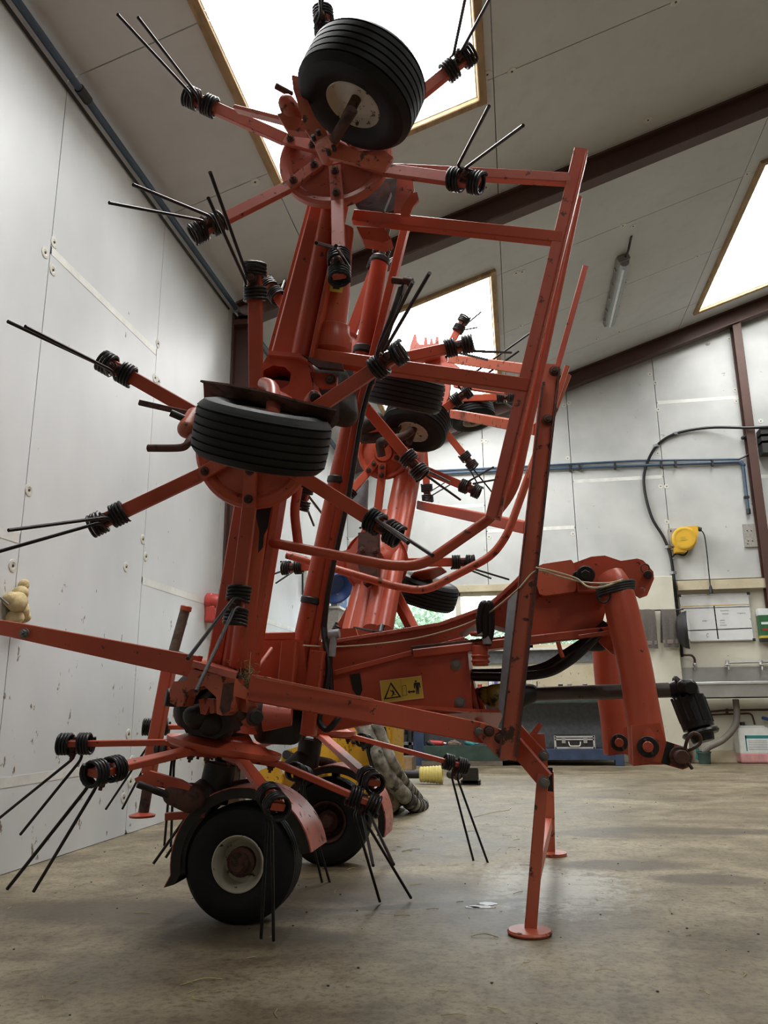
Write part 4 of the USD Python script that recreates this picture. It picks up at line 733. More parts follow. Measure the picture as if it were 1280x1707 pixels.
# ------------------------------------------------------------------ the back wall's window and what stands outside it
YW = YB
wn = thing("window_1", "long low window with cream timber frame behind the folded tedder", "window", ((wx0+wx1)/2, YW, wz0), kind="structure")
def bx3(x0, x1, y0, y1, z0, z1): return box(((x0+x1)/2, (y0+y1)/2, (z0+z1)/2), (x1-x0, y1-y0, z1-z0))
for x0, x1, z0, z1 in ((wx0, wx1, wz1-.05, wz1), (wx0, wx1, wz0, wz0+.05), (wx0, wx0+.06, wz0, wz1), (wx1-.06, wx1, wz0, wz1)): obj("window_frame", bx3(x0, x1, YW+.03, YW+.10, z0, z1), "cream_board", wn)
mull = [P(763, 1010, YW)[0], P(880, 1010, YW)[0]]
for x in mull: obj("mullion", bx3(x-.035, x+.035, YW+.03, YW+.10, wz0, wz1), "cream_wall", wn)
for a, b in zip([wx0+.06]+[q+.035 for q in mull], [q-.035 for q in mull]+[wx1-.06]): obj("pane", bx3(a, b, YW+.06, YW+.066, wz0+.05, wz1-.05), "pane", wn, smooth=False)
obj("head_trim", bx3(wx0-.05, wx1+.06, YW-.025, YW+.02, wz1, wz1+.09), "cream_board", wn); obj("sill", bx3(wx0-.04, wx1+.04, YW-.09, YW+.03, wz0-.03, wz0), "frame_white", wn)
obj("splash_panel", bx3(wx0, wx1+.05, YW-.012, YW+.02, wz0-.19, wz0-.032), "grey_board", wn)
def leaves(C, R, n, s):
    d = nrng.normal(size=(n, 3)); d /= np.linalg.norm(d, axis=1, keepdims=True); p = np.asarray(C)+d*np.asarray(R)*(nrng.random((n, 1))**.4)
    a = nrng.normal(size=(n, 3)); a /= np.linalg.norm(a, axis=1, keepdims=True); b = np.cross(a, nrng.normal(size=(n, 3))); b /= np.linalg.norm(b, axis=1, keepdims=True)
    V = np.stack([p-a*s, p+b*s*.45, p+a*s, p-b*s*.45], 1).reshape(-1, 3); k = np.arange(n)*4
    return V, np.vstack([np.c_[k, k+1, k+2], np.c_[k, k+2, k+3]])
for x, y, r_, hh, lb in ((-2.4, 15.5, 1.5, 1.55, "pale leafy bush outside the window, left of the two"), (.3, 18.4, 1.9, 1.6, "pale leafy bush outside the window, right of the two")):
    t = thing("bush", lb, "bush", (x, y, -.13))
    obj("foliage", leaves((x, y, hh), (r_, .9, 1.35), 8000, .075), "leaf", t, smooth=False, kind="stuff"); obj("stem", sweep([(x, y, -.13), (x+.05, y, hh)], .06, 8), "trunk_bark", t)

# pier, ledge, blockwork trim
obj("trim_1", bx3(P(1052, 1100, YB)[0], P(1127, 1100, YB)[0], YB-.26, YB+.03, 0, P(1110, 960, YB-.26)[2]), "cream_wall", label="cream painted pier beside the washing place", cat="pier", kind="structure", smooth=False)
lz = P(1200, 976, YB-.1)[2]; ldx = P(1130, 976, YB-.1)[0]
obj("trim_2", bx3(ldx, 6.0, YB-.10, YB+.02, lz-.045, lz+.075), "cream_board", label="cream timber ledge above the whiteboard", cat="ledge", kind="structure")
obj("trim_3", bx3(P(690, 1125, YB)[0], P(1050, 1125, YB)[0], YB-.03, YB+.02, P(900, 1146, YB)[2], P(900, 1110, YB)[2]), "cream_board", label="stained cream upstand board above the workbench", cat="board", kind="structure")
obj("baseboard_back", bx3(P(1130, 1200, YB)[0], 4.0, YB-.02, YB+.02, 0, .14), "cream_board", label="stained cream plinth board along the foot of the back wall", cat="baseboard", kind="structure")
# whiteboard
WY = YB-.012
w_ = thing("whiteboard", "large whiteboard with taped lines above the sink", "whiteboard", P(1195, 1030, WY))
wbp = [(1131, 994), (1249, 990), (1257, 1066), (1143, 1070)]
ax0, ax1 = P(1133, 1000, WY)[0], P(1252, 1030, WY)[0]; az0, az1 = P(1195, 1068, WY)[2], P(1195, 991, WY)[2]
obj("board", bx3(ax0, ax1, WY-.004, WY+.010, az0, az1), "whiteboard_white", w_)
for x0, x1, z0, z1 in ((ax0, ax1, az1-.008, az1+.006), (ax0, ax1, az0-.006, az0+.008), (ax0-.006, ax0+.008, az0, az1), (ax1-.008, ax1+.006, az0, az1)): obj("frame_strip", bx3(x0, x1, WY-.010, WY+.01, z0, z1), "alu", w_)
for x in (ax0, ax1):
    for z in (az0, az1): obj("frame_corner", box((x, WY-.004, z), (.035, .016, .035)), "case_black", w_)
def wl_(p, q, wd, mt, nm): a, b = P(*p, WY-.006), P(*q, WY-.006); obj(nm, bar(a, b, .002, wd, (0, 0, 1)), mt, w_)
wl_((1134, 1011), (1249, 1007), .012, "sticker_edge", "tape_line"); wl_((1134, 1014.5), (1249, 1011), .007, "ink", "tape_line"); wl_((1190, 1010), (1197, 1065), .014, "ink", "tape_line"); wl_((1150, 1051), (1253, 1047), .010, "ink", "tape_line")
ms = []
for x, y, n_ in ((1200, 1018, 5), (1203, 1023, 4), (1228, 1022, 5), (1200, 1034, 3), (1200, 1038, 3), (1200, 1042, 4), (1170, 1035, 3)):
    ms.append(sweep(smooth_path([P(x+k*1.6, y+(.9 if k % 2 else -.9)*rng.uniform(.4, 1), WY-.006) for k in range(2*n_)], 3), .0016, 4))
ms.append(sweep(smooth_path([P(1181, 1057, WY-.006), P(1179, 1056, WY-.006), P(1177.5, 1059, WY-.006), P(1179, 1062, WY-.006), P(1181, 1061, WY-.006)], 4), .002, 4))
ms.append(merge(sweep([P(1249, 1031, WY-.006), P(1253, 1031, WY-.006)], .002, 4), sweep([P(1251, 1031, WY-.006), P(1251, 1034, WY-.006)], .002, 4)))
obj("handwriting", merge(*ms), "grey_board", w_, label="faint half-wiped marker scribbles")
# towels on a rail
TY = YB-.30
rl = obj("towel_rail", sweep([P(1062, 1018, TY), P(1139, 1016, TY)], .008, 8), "bolt_dark", label="thin dark rail across the cream pier holding two towels", cat="rail")
def towel(x0, x1, y1, lb):
    n = 14; V = []; xs_ = np.linspace(x0, x1, n)
    for s, (dy, pr) in enumerate(((.03, 1010+30), (.014, 1016.5), (-.014, 1016.5), (-.03, 1036), (-.03, 1060), (-.03, y1))):
        for k, x in enumerate(xs_):
            V.append(P(x+(2.5*(s-2) if s > 2 else 0)*.8, (y1-8 if s == 0 else pr)+.3*math.sin(k*.7), TY+dy+.004*math.sin(k*.9+s*.6)*(s > 2)))
    i, j = np.meshgrid(np.arange(5), np.arange(n-1), indexing="ij"); f = tri(np.stack([i*n+j, i*n+j+1, (i+1)*n+j+1, (i+1)*n+j], -1).reshape(-1, 4)); V = np.array(V)
    m2 = trimesh.Trimesh(V, f, process=False); nn = m2.vertex_normals
    t = obj("towel", (np.vstack([V, V-nn*.006]), np.vstack([f, f[:, ::-1]+len(V)])), "towel", label=lb, cat="towel", smooth=True)
    a, b = P(x0+4, y1-9, TY-.036), P(x1+4, y1-10, TY-.036); obj("woven_band", bar(a, b, .004, .05), "towel_band", t); return t
towel(1066, 1091, 1081, "grey-brown towel hanging straight on the rail beside the red leg"); towel(1101, 1126, 1079, "darker folded towel on the rail nearer the round mirror")
# convex mirror
mc = P(1145, 1050, YB-.34); md = unit((.975, -.22, 0)); mr = S(28, YB-.3)
t = thing("convex_mirror", "round black-rimmed convex mirror turned away beside the whiteboard", "mirror", mc)
obj("shell", lathe([(-.13, 1e-3), (-.13, mr*.35), (-.10, mr*.75), (-.03, mr), (.01, mr)], mc, md, 36), "case_black", t); obj("rim", lathe([(-.006, mr*.97), (-.006, mr*1.03), (.012, mr*1.03), (.012, mr*.94)], mc, md, 40), "case_black", t)
obj("mirror_face", lathe([(.010, mr*.96), (.025, mr*.7), (.035, mr*.35), (.038, 1e-3)], mc, md, 36), "mirror_glass", t); obj("wall_arm", sweep([mc-md*.12, mc+np.array([-.13, .10, 0])], .010, 8), "galvanised", t)
# sink, taps, pipes
sy0, sy1 = YB-.42, YB-.02
sx0 = P(1146, 1140, sy0)[0]; zt, zb = P(1200, 1137, sy0)[2], P(1200, 1164, sy0)[2]
t = thing("wash_trough", "long stainless steel wash trough with splashback on the back wall", "sink", ((sx0+4.2)/2, sy1, zb))
obj("splashback", bx3(sx0-.02, 4.2, sy1-.006, sy1+.006, zt-.02, P(1200, 1112, sy1)[2]), "stainless", t); obj("front_panel", bx3(sx0, 4.2, sy0, sy0+.012, zb, zt-.02), "stainless", t)
obj("rim", bar((sx0-.01, sy0-.005, zt-.012), (4.2, sy0-.005, zt-.012), .03, .03), "alu", t); obj("basin_floor", bx3(sx0, 4.2, sy0, sy1, zb, zb+.012), "stainless", t); obj("end_panel", bx3(sx0, sx0+.01, sy0, sy1, zb, zt-.01), "stainless", t)
t = thing("wall_tap", "chrome wall tap pair above the trough, joined by a pipe", "tap", P(1240, 1105, YB-.06))
obj("pipe", sweep([P(1210, 1105, YB-.06), P(1290, 1103, YB-.06)], .014, 10), "stainless", t)
for x in (1212, 1268):
    obj("tap_body", hull([(P(x, 1103, YB-.05), .025), (P(x, 1107, YB-.10), .024)]), "stainless", t); obj("spout", sweep([P(x+2, 1108, YB-.10), P(x+3, 1117, YB-.12)], .014, 10), "stainless", t); obj("tap_handle", cyl(P(x-4, 1108, YB-.12), P(x+4, 1108, YB-.12), .008), "stainless", t)
t = thing("single_tap", "small tap on a bent black pipe next to the pier", "tap", P(1155, 1110, YB-.06))
obj("pipe", sweep(rounded([P(1138, 1092, YB-.06), P(1153, 1092, YB-.06), P(1158, 1098, YB-.06), P(1158, 1110, YB-.06)], .05), .014, 10), "bolt_dark", t); obj("tap_body", hull([(P(1158, 1108, YB-.08), .024), (P(1161, 1113, YB-.08), .016)]), "stainless", t); obj("nozzle", cyl(P(1158, 1112, YB-.08), P(1158, 1117, YB-.08), .012), "stainless", t)
ww = obj("waste_hose", sweep(smooth_path([P(1226, 1166, YB-.2), P(1228, 1190, YB-.22), P(1224, 1212, YB-.25), P(1205, 1233, YB-.3), P(1182, 1245, YB-.34), P(1173, 1254, YB-.32)]), .038, 16), "hose_grey", label="ribbed grey waste hose bending from trough to drain pot", cat="hose")
bc = P(1174, 1262, YB-.30)*[1, 1, 0]
t = thing("drain_pot", "dark green round drain pot on the floor", "pot", bc)
obj("pot", lathe([(0, 1e-3), (0, .065), (.14, .075), (.14, .066), (.02, .06), (.02, 1e-3)], bc, (0, 0, 1), 28), "green_paint", t); obj("pot_rim", lathe([(.125, .074), (.125, .082), (.145, .082), (.145, .068)], bc, (0, 0, 1), 28), "green_paint", t)
t = thing("copper_pipework", "two thin dark pipes along the wall under the trough", "pipe", P(1220, 1186, YB-.04))
obj("pipe", sweep([P(1176, 1187, YB-.04), P(1210, 1184, YB-.04), P(1290, 1183, YB-.04)], .013, 8), "bolt_dark", t); obj("pipe", sweep(rounded([P(1176, 1192, YB-.04), P(1253, 1189, YB-.04), P(1258, 1208, YB-.04)], .05), .011, 8), "bolt_dark", t)
for x, y in ((1212, 1184), (1212, 1189)): obj("coupling", cyl(P(x-2, y, YB-.04), P(x+2, y, YB-.04), .02), "rust", t)
obj("valve_lever", hull([(P(1272, 1197, YB-.08), .02), (P(1280, 1199, YB-.08), .02)]), "deep_blue", t); obj("blue_hose", sweep(smooth_path([P(1158, 1225, YB-.2), P(1160, 1240, YB-.2), P(1163, 1255, YB-.2), P(1162, 1266, YB-.2)]), .02, 10), "teal", t)
# jerrycan
jc = PZ(1258, 1273, 0); jw = .36; jy = jc[1]
t = thing("jerrycan", "white plastic jerrycan with printed label, pink liquid at its bottom", "jerrycan", jc)
x0 = PZ(1236, 1273, 0)[0]; jz = P(1258, 1208, jy)[2]
def rbox(x0, x1, y0, y1, z0, z1, r): return hull([((x, y, z), r) for x in (x0+r, x1-r) for y in (y0+r, y1-r) for z in (z0+r, z1-r)])
obj("body", merge(rbox(x0, x0+jw, jy, jy+.26, .10, jz-.03, .03), hull([((x, y, z), .02) for x, z in ((x0+.05, jz-.03), (x0+jw-.05, jz-.03)) for y in (jy+.05, jy+.21)])), "jerrycan", t); obj("liquid_level", rbox(x0-.001, x0+jw+.001, jy-.001, jy+.261, 0.0, .13, .03), "pink_liquid", t)
for k in range(6): obj("moulded_rib", bar((x0+.05+k*.05, jy-.001, .02), (x0+.05+k*.05, jy-.001, .10), .012, .008, (0, 1, 0)), "pink_liquid", t)
lz0, lz1 = P(1258, 1252, jy)[2], P(1258, 1226, jy)[2]; lx0 = P(1243, 1240, jy)[0]
lb_ = obj("label", bx3(lx0, lx0+.27, jy-.0025, jy+.002, lz0, lz1), "label_white", t); obj("label_band", bx3(lx0, lx0+.27, jy-.0035, jy, lz1-.035, lz1), "teal", lb_); obj("label_edge", bx3(lx0, lx0+.012, jy-.0035, jy, lz0, lz1), "teal", lb_)
for k in range(6): obj("print_line", bx3(lx0+.03, lx0+.24, jy-.0035, jy, lz1-.065-k*.020, lz1-.060-k*.020), "concrete_grey", lb_)
obj("cap", cyl((x0+.08, jy+.08, jz-.02), (x0+.08, jy+.08, jz+.03), .03), "case_black", t)
# green packet at the picture edge
t = thing("wipes_packet", "green and white packet hanging on the wall at the picture edge", "packet", P(1275, 1040, YB-.06))
gx0 = P(1264, 1040, YB-.06)[0]
for a, b, mt, nm in ((1015, 1026, "label_white", "top_band"), (1026, 1060, "green_label", "pouch"), (1060, 1064, "sticker_yellow", "stripe"), (1064, 1070, "case_black", "base")):
    obj(nm, bx3(gx0, gx0+.20, YB-.11, YB-.01, P(1272, b, YB-.06)[2], P(1272, a, YB-.06)[2]), mt, t)
obj("print_mark", bx3(gx0+.02, gx0+.1, YB-.112, YB-.10, P(1272, 1041, YB-.1)[2], P(1272, 1037, YB-.1)[2]), "label_white", t); obj("print_mark", bx3(gx0+.02, gx0+.14, YB-.112, YB-.10, P(1272, 1051, YB-.1)[2], P(1272, 1048, YB-.1)[2]), "tool_red", t)
# reel, plates, cable
rc = P(1141, 897, YB-.20); rr_ = S(19, YB-.2)
t = thing("cable_reel", "round yellow cable reel on a grey plate, high on the back wall", "cable reel", rc)
obj("drum", lathe([(0, 1e-3), (0, rr_*.86), (.012, rr_*.9), (.02, rr_*.98), (.10, rr_), (.16, rr_*.95), (.17, 1e-3)], rc, (.12, 1, .05), 40), "reel_yellow", t)
obj("face_ring", lathe([(-.004, rr_*.74), (-.004, rr_*.78), (.01, rr_*.78), (.01, rr_*.74)], rc, (.12, 1, .05), 40), "sticker_yellow", t)
tm = meshkit.text_mesh("ZEC", .045, .004, bold=True); tv = np.array(tm.vertices); tv[:, 0] -= tv[:, 0].mean(); tv[:, 1] -= tv[:, 1].mean()
obj("raised_letters", (np.c_[rc[0]+tv[:, 0], rc[1]-tv[:, 2]-.001, rc[2]+tv[:, 1]], np.array(tm.faces)), "sticker_yellow", t, smooth=False)
obj("cable_outlet", plate(PS([(1140, 878), (1163, 876), (1164, 888), (1160, 905)], YB-.19), .10), "reel_yellow", t); obj("outlet_guide", cyl(P(1162, 881, YB-.15), P(1169, 883, YB-.15), .028), "case_black", t); obj("base_bracket", bx3(rc[0]-.12, rc[0]+.02, YB-.16, YB-.02, rc[2]-.17, rc[2]-.10), "reel_yellow", t)
obj("pull_cable", sweep(smooth_path([P(1168, 883, YB-.15), P(1174, 893, YB-.15), P(1178, 920, YB-.14), P(1181, 950, YB-.13), P(1184, 978, YB-.13)]), .007, 8), "black_hose", t); obj("cable_end", lathe([(0, 1e-3), (0, .012), (.07, .026), (.10, .026), (.10, 1e-3)], P(1184, 976, YB-.13), (0, 0, -1), 16), "case_black", t)
t = thing("mounting_plate", "grey board screwed to the wall behind the yellow reel", "board", P(1125, 897, YB-.015)); obj("plate", plate(PS([(1114, 881), (1146, 881), (1146, 916), (1118, 917)], YB-.03), .025), "cork_grey", t)
for q in ((1118, 885), (1121, 912), (1142, 914)): obj("screw", bolt(P(*q, YB-.03), -BK, .008), "bolt_dark", t)
t = thing("blank_plate", "blank grey board beside the brown gable post", "board", P(1252, 892, YB-.015)); obj("plate", plate(PS([(1238, 874), (1262, 873), (1265, 911), (1242, 912)], YB-.03), .025), "cork_grey", t)
for q in ((1245, 885), (1252, 885), (1247, 902), (1254, 902), (1246, 907)): obj("screw_hole", cyl(P(*q, YB-.031), P(*q, YB-.026), .01, 10), "bolt_dark", t)
cb = thing("power_cable", "thick black cable looping down the back wall past the reel", "cable", P(1075, 800, YB-.03))
obj("cable", sweep(smooth_path([P(1300, 711, YB-.20), P(1250, 713, YB-.20), P(1180, 713, YB-.06), P(1126, 723, YB-.035), P(1094, 744, YB-.035), P(1076, 780, YB-.035), P(1074, 815, YB-.035), P(1086, 862, YB-.035), P(1106, 896, YB-.035), P(1117, 925, YB-.035), P(1122, 955, YB-.035), P(1126, 990, YB-.03), P(1134, 1060, YB-.03), P(1137, 1095, YB-.03)]), .019, 10), "black_hose", cb)
for q in ((1126, 723), (1094, 743), (1113, 912), (1122, 955)): obj("cable_clip", box(P(*q, YB-.03), (.06, .06, .035), .6), "galvanised", cb)
t = thing("reel_lead", "thin dark lead running from the reel to the wall cable", "cable", P(1135, 922, YB-.04)); obj("lead", sweep(smooth_path([P(1147, 912, YB-.05), P(1144, 922, YB-.04), P(1138, 926, YB-.03), P(1128, 923, YB-.03), P(1121, 928, YB-.03), P(1119, 934, YB-.03)]), .010, 8), "black_hose", t); obj("lead_clip", box(P(1121, 931, YB-.03), (.03, .03, .02)), "galvanised", t)
t = thing("plug_lead", "short black lead curling beside the brown gable post", "cable", P(1248, 745, YB-.04)); obj("lead", sweep(smooth_path([P(1239, 729, YB-.05), P(1247, 725, YB-.05), P(1254, 735, YB-.05), P(1254, 750, YB-.05), P(1243, 760, YB-.04), P(1230, 766, YB-.04)]), .012, 8), "black_hose", t); obj("plug", hull([(P(1238, 730, YB-.05), .025), (P(1243, 728, YB-.05), .02)]), "case_black", t)
t = thing("switch_box", "dark electrical box right of the brown gable post", "electrical box", P(1275, 740, YB-.1))
for a, b in ((717, 727), (731, 738), (742, 758)): obj("box", bx3(P(1266, 735, YB-.12)[0], P(1266, 735, YB-.12)[0]+.4, YB-.2, YB-.02, P(1266, b, YB-.12)[2], P(1266, a, YB-.12)[2]), "case_black", t)
bp = thing("air_pipe", "blue air pipe along the back wall, dropping beside the gable post", "pipe", P(1100, 775, YB-.04))
obj("pipe", sweep(rounded([P(680, 792, YB-.04), P(850, 784, YB-.04), P(1235, 770, YB-.04), P(1238, 772, YB-.04), P(1247, 850, YB-.04)], .05), .020, 12), "blue_pipe", bp); obj("conduit", sweep([P(680, 787, YB-.03), P(850, 779, YB-.03), P(1060, 768, YB-.03), P(1233, 765.5, YB-.03)], .014, 10), "blue_pipe", bp)
for x in (905, 950, 966, 1025, 1102, 1126, 1187): obj("pipe_clip", box(P(x, 782-(x-900)*.036, YB-.045), (.025, .05, .09)), "black_plastic", bp)
obj("drop_end", cyl(P(1247, 848, YB-.04), P(1248, 857, YB-.04), .026), "case_black", bp); obj("elbow", hull([(P(1233, 770, YB-.04), .028), (P(1239, 775, YB-.04), .028)]), "blue_pipe", bp); obj("drop_clip", box(P(1244, 829, YB-.045), (.06, .05, .03)), "black_plastic", bp)
ep = thing("eave_pipe", "blue air pipe running along the top of the left wall", "pipe", (XL+.04, 3, 4.0))
obj("pipe", sweep([(XL+.055, -2, 4.03), (XL+.055, 5.82, 4.03)], .021, 14), "blue_pipe", ep); obj("conduit", sweep([(XL+.012, -2, 4.0), (XL+.012, 5.75, 4.0)], .009, 10), "black_plastic", ep)
obj("pipe", sweep([(XL+.055, 6.05, 4.03), (XL+.055, 10.4, 4.03)], .028, 14), "blue_pipe", ep); obj("pipe_coupling", cyl((XL+.055, 3.30, 4.03), (XL+.055, 3.40, 4.03), .028), "case_black", ep); obj("pipe_end", cyl((XL+.055, 5.80, 4.03), (XL+.055, 5.84, 4.03), .026), "galvanised", ep)
# lamp
LA = lambda x, y, d: np.array([x, y, zr(x)])-NR*d
t = thing("tube_lamp", "unlit dusty fluorescent batten lamp on the sloping ceiling", "lamp", LA(1.31, 8.45, 0))
U_ = unit((1, 0, SL))
obj("housing", bar(LA(1.31, 7.72, .045), LA(1.31, 9.2, .045), .13, .07, NR, .15), "concrete_grey", t); obj("diffuser", lathe([(0, 1e-3), (0, .05), (.03, .058), (1.37, .058), (1.40, .05), (1.40, 1e-3)], LA(1.31, 7.76, .078), (0, 1, 0), 20), "galvanised", t)
for y in (7.9, 8.2, 8.5, 8.8, 9.05):
    for s in (-1, 1): obj("clip", bar(LA(1.31, y, .03)+U_*.068*s, LA(1.31, y, .075)+U_*.068*s, .03, .012, (0, 1, 0)), "stainless", t)
obj("lamp_cable", sweep(smooth_path([LA(1.33, 7.74, .04), LA(1.34, 7.62, .05), LA(1.36, 7.52, .02), LA(1.37, 7.42, .0)]), .012, 8), "black_hose", t)
obj("tube", cyl(LA(1.285, 7.8, .13), LA(1.285, 9.12, .13), .013), "label_white", t)
# left wall: alarm, tuft of foam
ac = PX(345, 1003, XL+.0)
t = thing("fire_sounder", "red alarm sounder on the left wall by the column", "alarm", ac)
obj("base", cyl(ac, ac+[.05, 0, 0], .065), "alarm_red", t); obj("dome", lathe([(.05, .06), (.09, .055), (.11, .04), (.115, 1e-3)], ac, (1, 0, 0), 24), "alarm_red", t); obj("slot", box(ac+[.112, 0, .015], (.012, .05, .008)), "ink", t); obj("lower_box", rbox(ac[0], ac[0]+.08, ac[1]-.05, ac[1]+.04, ac[2]-.16, ac[2]-.03, .02), "alarm_red", t)
fc = PX(24, 1012, XL+.01)
t = thing("foam_tuft", "yellowish tuft of insulating foam bulging from the left wall", "foam", fc)
def blob(balls, mt, nm, parent=None): return obj(nm, blob_mesh(balls, .016, 26), mt, parent, smooth=True)
blob([(PX(*q, XL+.02), r_) for q, r_ in (((40, 968), .016), (37, 985), ) if False] + [(PX(40, 975, XL+.03), .020), (PX(34, 990, XL+.03), .030), (PX(27, 1003, XL+.04), .040), (PX(34, 1018, XL+.03), .038), (PX(39, 1026, XL+.03), .026), (PX(24, 1030, XL+.03), .032), (PX(18, 998, XL+.03), .028)], "foam", "foam_mass", parent=t)
obj("nail", cyl(PX(0, 996, XL+.02), PX(14, 1008, XL+.05), .005), "bolt_steel", t)

# ------------------------------------------------------------------ bench and things on and under it
BY = 9.95
bxz = lambda x0, x1, y0, y1, Ya, Yb: bx3(P(x0, y1, Ya)[0], P(x1, y1, Ya)[0], Ya, Yb, P((x0+x1)/2, y1, Ya)[2], P((x0+x1)/2, y0, Ya)[2])
wbn = thing("workbench", "long timber workbench with blue legs and dark under-shelf below the window", "workbench", (P(850, 1275, BY)[0], BY+.3, 0))
obj("worktop", bxz(560, 1036, 1158, 1173, BY, YB-.03), "green_paint", wbn); obj("worktop_surface", bxz(560, 1036, 1155, 1158, BY-.01, YB-.03), "timber_old", wbn)
obj("back_panel", bxz(708, 1036, 1173, 1262, YB-.20, YB-.17), "grey_board", wbn); obj("shelf", bxz(708, 1036, 1249, 1267, BY+.02, YB-.2), "blue_paint", wbn)
for x0, x1 in ((690, 707), (1026, 1041)):
    q = P(x0, 1270, BY)[0]; q2 = P(x1, 1270, BY)[0]; obj("leg", bx3(q, q2, BY, BY+.12, 0, P(x0, 1174, BY)[2]), "blue_paint", wbn)
obj("drawer_front", bxz(707, 845, 1243, 1268, BY-.02, BY+.02), "green_paint", wbn); obj("plinth_timber", bx3(P(703, 1280, BY-.05)[0], P(838, 1280, BY-.05)[0], BY-.06, BY+.06, 0, P(770, 1269, BY-.05)[2]), "timber_old", wbn)
ct = P(958, 1249, BY+.06)
t = thing("tool_case", "black tool case with silver edges on the under-shelf", "tool case", ct)
cx0, cx1 = P(926, 1249, BY+.06)[0], P(991, 1249, BY+.06)[0]; cz0, cz1 = P(771, 1249, BY+.02)[2]+.002, P(958, 1226, BY+.06)[2]
obj("shell", bx3(cx0, cx1, BY+.06, BY+.34, cz0, cz1), "case_black", t)
for z in (cz0+.01, cz1-.015, cz1-.045): obj("silver_edge", bx3(cx0-.004, cx1+.004, BY+.052, BY+.345, z-.010, z+.010), "alu", t)
for x in (cx0, cx1): obj("corner_strip", bx3(x-.012, x+.012, BY+.052, BY+.075, cz0, cz1), "alu", t)
for x in (cx0+.1, cx1-.1): obj("latch", bx3(x-.022, x+.022, BY+.045, BY+.06, cz1-.09, cz1-.03), "stainless", t)
hx = (cx0+cx1)/2; hz = cz0+.05; obj("handle", sweep(rounded([(hx-.07, BY+.055, hz+.03), (hx-.06, BY+.03, hz-.02), (hx+.06, BY+.03, hz-.02), (hx+.07, BY+.055, hz+.03)], .02), .009, 8), "stainless", t)
def bits(nm, lb, cat, parts_, base, group=None):
    t = thing(nm, lb, cat, base, group); [obj(n_, me, mt, t) for n_, me, mt in parts_]; return t
dz0 = P(725, 1243, BY)[2]
bits("power_drill", "red hand tool lying in the green-fronted drawer", "tool", (("body", hull([(P(716, 1238, BY+.06), .035), (P(736, 1239, BY+.06), .032)]), "tool_red"), ("grip", hull([(P(714, 1238, BY+.04), .03), (P(722, 1242, BY+.05), .03)]), "case_black"), ("chuck", cyl(P(738, 1239, BY+.06), P(744, 1240, BY+.06), .018), "stainless")), P(726, 1242, BY+.06))
bits("glove", "teal work glove on the drawer edge under the toolbar", "glove", (("palm", hull([(P(778, 1238, BY+.06), .03), (P(788, 1241, BY+.06), .028)]), "teal"), ("finger", hull([(P(788, 1240, BY+.06), .012), (P(797, 1240, BY+.06), .010)]), "teal"), ("finger", hull([(P(788, 1244, BY+.05), .012), (P(797, 1245, BY+.05), .010)]), "teal")), P(783, 1242, BY+.06))
bits("rag", "brown rag crumpled in the drawer beside the red tool", "rag", (("cloth", hull([(P(750, 1240, BY+.08), .03), (P(758, 1237, BY+.08), .026), (P(766, 1241, BY+.08), .024)]), "coir"), ("fold", hull([(P(752, 1236, BY+.07), .014), (P(764, 1239, BY+.06), .013)]), "towel_band")), P(757, 1242, BY+.06))
zt_ = P(850, 1155, BY+.2)[2]
bits("carton", "purple and white carton standing on the workbench", "carton", (("box", bxz(814, 822, 1125, 1156, BY+.2, BY+.28), "purple"), ("label", bxz(815, 821, 1133, 1145, BY+.197, BY+.2), "label_white")), P(818, 1155, BY+.2))
bits("carton", "white carton beside the purple one on the workbench", "carton", (("box", bxz(822.5, 831, 1127, 1156, BY+.2, BY+.28), "label_white"), ("label", bxz(824, 830, 1135, 1150, BY+.197, BY+.2), "purple")), P(826, 1155, BY+.2))
bits("spanner", "short steel spanner leaning on the wall over the bench", "spanner", (("shank", bar(P(886, 1156, BY+.25), P(886, 1130, BY+.3), .018, .01), "stainless"), ("ring_end", lathe([(-.008, .012), (-.008, .026), (.008, .026), (.008, .012), (-.008, .012)], P(886, 1128, BY+.3), (0, 1, 0), 18), "stainless")), P(886, 1155, BY+.25))
bits("file", "dark file standing behind the drive shaft on the bench", "file", (("blade", bar(P(895, 1156, BY+.25), P(895, 1136, BY+.3), .016, .006), "case_black"), ("handle", cyl(P(895, 1156, BY+.25), P(895, 1148, BY+.27), .012), "tool_red")), P(895, 1155, BY+.25))
for x, mt, lb in ((935, "case_black", "small black tin on the bench top left of the far leg"), (950, "stainless", "small bright tin on the bench top near the far leg"), (976, "bolt_dark", "small rusty tin on the bench top next to the far leg"), (800, "tool_red", "red tin on the bench behind the upright post"), (790, "sticker_yellow", "yellow tin on the bench beside the red tin")):
    c = P(x, 1155, BY+.15); bits("tin", lb, "tin", (("can", cyl(c, c+[0, 0, .10], .028), mt), ("lid", cyl(c+[0, 0, .10], c+[0, 0, .108], .030), "stainless")), c)
